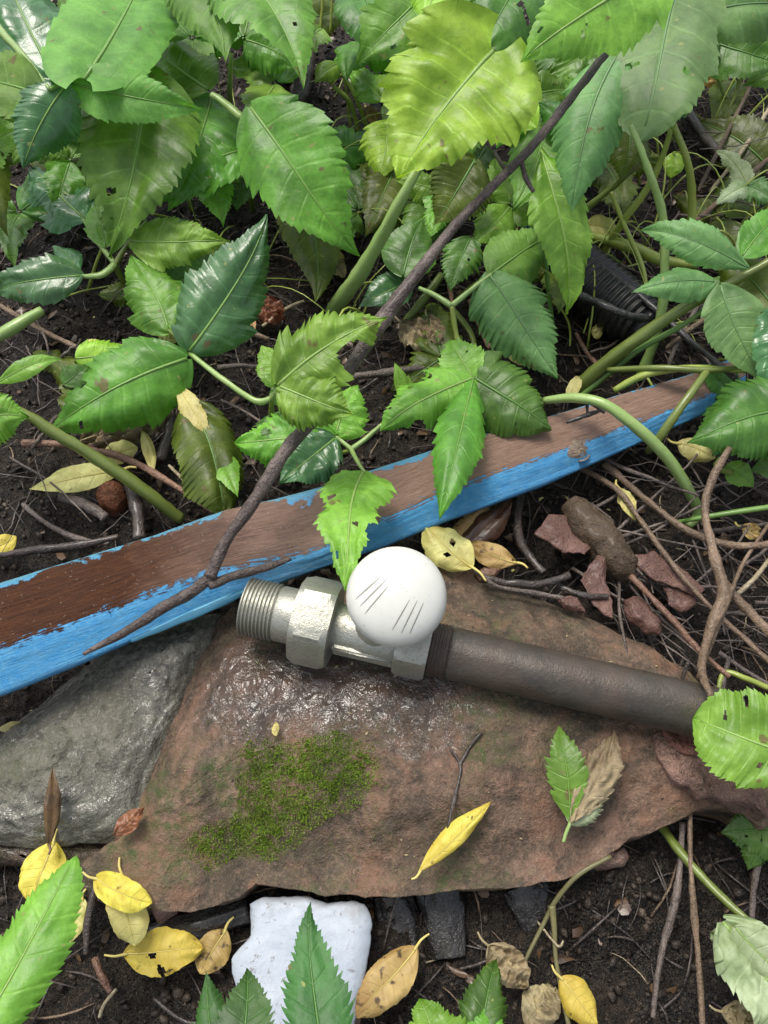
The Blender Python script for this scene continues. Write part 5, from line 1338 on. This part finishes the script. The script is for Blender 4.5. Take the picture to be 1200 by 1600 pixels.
RM = np.stack([1-2*(y0*y0+z0*z0), 2*(x0*y0-z0*w0), 2*(x0*z0+y0*w0), 2*(x0*y0+z0*w0), 1-2*(x0*x0+z0*z0), 2*(y0*z0-x0*w0), 2*(x0*z0-y0*w0), 2*(y0*z0+x0*w0), 1-2*(x0*x0+y0*y0)], 1).reshape(NC, 3, 3)
shp = ico[None]*(1+rs.uniform(-.25, .25, (NC, 12, 1)))*(cr[:, None]*np.stack([rs.uniform(.7, 1.6, NC), rs.uniform(.6, 1.2, NC), rs.uniform(.45, .9, NC)], 1))[:, None, :]
cz = np.array([gz(a, b_) for a, b_ in zip(cx, cy)])+cr*.25
pts_ = np.einsum('nij,nkj->nki', RM, shp)+np.stack([cx, cy, cz], 1)[:, None, :]
V = [Vector(p) for p in pts_.reshape(-1, 3).tolist()]
F = (icf[None]+(np.arange(NC)*12)[:, None, None]).reshape(-1, 3).tolist()
m, t, b, o = mat_new('soil_crumb'); k = NT(t); v = k.n('TexCoord').outputs['Object']
k.l(k.ramp(k.noise(v, 130, 3, .6), [(.3, (.012, .009, .007)), (.48, (.03, .021, .015)), (.6, (.06, .043, .03)), (.72, (.13, .10, .07))]), b.inputs['Base Color'])
k.bump(k.noise(v, 900, 3, .7), 1., .001, b)
b.inputs['Roughness'].default_value = .6; b.inputs['Specular IOR Level'].default_value = .35; b.inputs['Coat Weight'].default_value = .12; b.inputs['Coat Roughness'].default_value = .2
tag(link('soil_crumbs', V, F, m, smooth=True), 'loose dark crumbs of wet soil', 'soil', kind='stuff')
for nm, count, mt, (l0, l1), (r0, r1), lb in (
    ('root_fibres', 2600, BM['k'], (.008, .04), (.0002, .0007), 'fine dark root fibres and dead stems in the soil'),
    ('dry_litter', 700, BM['t'], (.006, .03), (.0002, .0006), 'fine pale brown litter of dry stems on the soil'),
    ('straw_litter', 160, BM['s'], (.004, .02), (.0002, .0004), 'scattered thin straw bits on the soil')):
    V = []; F = []
    for i in range(count):
        x, y = scatter_pt()
        if nm != 'root_fibres' and rnd.random() < .45: x = abs(x)*.8+.1; y = rnd.uniform(-.05, .5)
        l = rnd.uniform(l0, l1); a = rnd.uniform(0, 6.28); r = rnd.uniform(r0, r1); bend = rnd.uniform(-.8, .8); lift = rnd.uniform(0, .35)
        path = []; px_, py_ = x, y
        for q in range(5):
            path.append(Vector((px_, py_, gz(px_, py_)+r*1.5+lift*l*math.sin(q/4*math.pi)*.4+.0012)))
            px_ += math.cos(a)*l/4; py_ += math.sin(a)*l/4; a += bend/4
        v2, f2 = tube_geo(path, [r, r*1.1, r, r*.9, r*.5], sides=4)
        i0 = len(V); V += v2; F += [tuple(i0+a_ for a_ in f) for f in f2]
    tag(link(nm, V, F, mt), lb, 'litter', kind='stuff')
V = []; F = []
for i in range(170):
    rx = rnd.random()
    if rx < .55: px, py = rnd.uniform(860, 1230), rnd.uniform(690, 1040)
    elif rx < .8: px, py = rnd.uniform(900, 1230), rnd.uniform(100, 560)
    else: px, py = rnd.uniform(0, 420), rnd.uniform(420, 880)
    c = P(px, py, .004); l = rnd.uniform(.02, .085); a = rnd.gauss(-.7, .8); r = .0003+.0011*rnd.random()**2; dz = rnd.uniform(.0, .022)
    path = []; bend = rnd.uniform(-.5, .5); z0_ = rnd.uniform(.001, .012)
    for q in range(9):
        path.append(Vector((c.x, c.y, z0_+dz*q/8+.002*nz((q*.7, i, 0), 1, 3.)))); c = c+Vector((math.cos(a)*l/8, math.sin(a)*l/8, 0)); a += bend/8+rnd.uniform(-.12, .12)
    v2, f2 = tube_geo(path, [r*(1.1-.5*q/8) for q in range(9)], sides=5, rough=.2, seed=i)
    i0 = len(V); V += v2; F += [tuple(i0+a_ for a_ in f) for f in f2]
tag(link('dead_stem_tangle', V, F, BM['h']), 'tangle of thin brown dead stems lying in the litter', 'litter', kind='stuff')
V = []; F = []
for i in range(130):
    if rnd.random() < .5: px, py = rnd.uniform(860, 1230), rnd.uniform(150, 590)
    else: px, py = rnd.uniform(0, 900), rnd.uniform(120, 520)
    c = P(px, py, .0); l = rnd.uniform(.03, .08); a = rnd.uniform(0, 6.28); r = .0004+.0008*rnd.random()**2; ht = rnd.uniform(.005, .05)
    path = []; bend = rnd.uniform(-1., 1.)
    for q in range(9):
        f_ = q/8; path.append(Vector((c.x, c.y, ht*math.sin(f_*2.2)))); c = c+Vector((math.cos(a)*l/8, math.sin(a)*l/8, 0)); a += bend/8+rnd.uniform(-.1, .1)
    v2, f2 = tube_geo(path, [r*(1.1-.5*q/8) for q in range(9)], sides=5, rough=.15, seed=i)
    i0 = len(V); V += v2; F += [tuple(i0+a_ for a_ in f) for f in f2]
tag(link('thin_stems', V, F, SM['y']), 'tangle of thin yellowish green stems between the plants', 'stems', kind='stuff')
# flakes: tiny torn leaf scraps
for nm, count, mt, lb in (('leaf_scraps', 1400, LM['B'], 'tiny torn brown leaf scraps on the soil'), ('pale_scraps', 260, LM['P'], 'tiny pale yellow petals and leaf crumbs scattered about')):
    V = []; F = []
    for i in range(count):
        x, y = scatter_pt(); r = rnd.uniform(.0008, .0034) if nm == 'leaf_scraps' else rnd.uniform(.0004, .0012)
        q = rotm(); n_ = rnd.choice((5, 7, 8, 9)); i0 = len(V); c = Vector((x, y, gz(x, y)+.002))
        q = Matrix.Rotation(rnd.uniform(-.5, .5), 3, 'X') @ Matrix.Rotation(rnd.uniform(-.5, .5), 3, 'Y') @ Matrix.Rotation(rnd.uniform(0, 6.28), 3, 'Z')
        V.append(c+q @ Vector((0, 0, r*.2)))
        for s in range(n_):
            a = 6.283*s/n_; rr = r*rnd.uniform(.4, 1.4); V.append(c+q @ Vector((math.cos(a)*rr*1.5, math.sin(a)*rr*.8, rnd.uniform(-.2, .2)*r)))
        F += [(i0, i0+1+s, i0+1+(s+1) % n_) for s in range(n_)]
    tag(link(nm, V, F, mt, uv=[(.3, .3)]*len(V)), lb, 'litter', kind='stuff')
# pale crumbs lying on the slab
V = []; F = []
for i in range(90):
    px, py = rnd.uniform(280, 1080), rnd.uniform(930, 1380)
    if not inside(px, py, slab_poly): continue
    p = on(SLAB, px, py, .03, .0002); r = .0002+.0006*rnd.random()**2; q = rotm(); i0 = len(V)
    for w_ in ICO_V: V.append(p+q @ Vector((w_.x*r*1.6, w_.y*r, w_.z*r*.6)))
    F += [tuple(i0+a for a in f) for f in ICO_F]
tag(link('pale_crumbs', V, F, RIB['G']), 'tiny pale crumbs sprinkled on the slab', 'litter', kind='stuff')
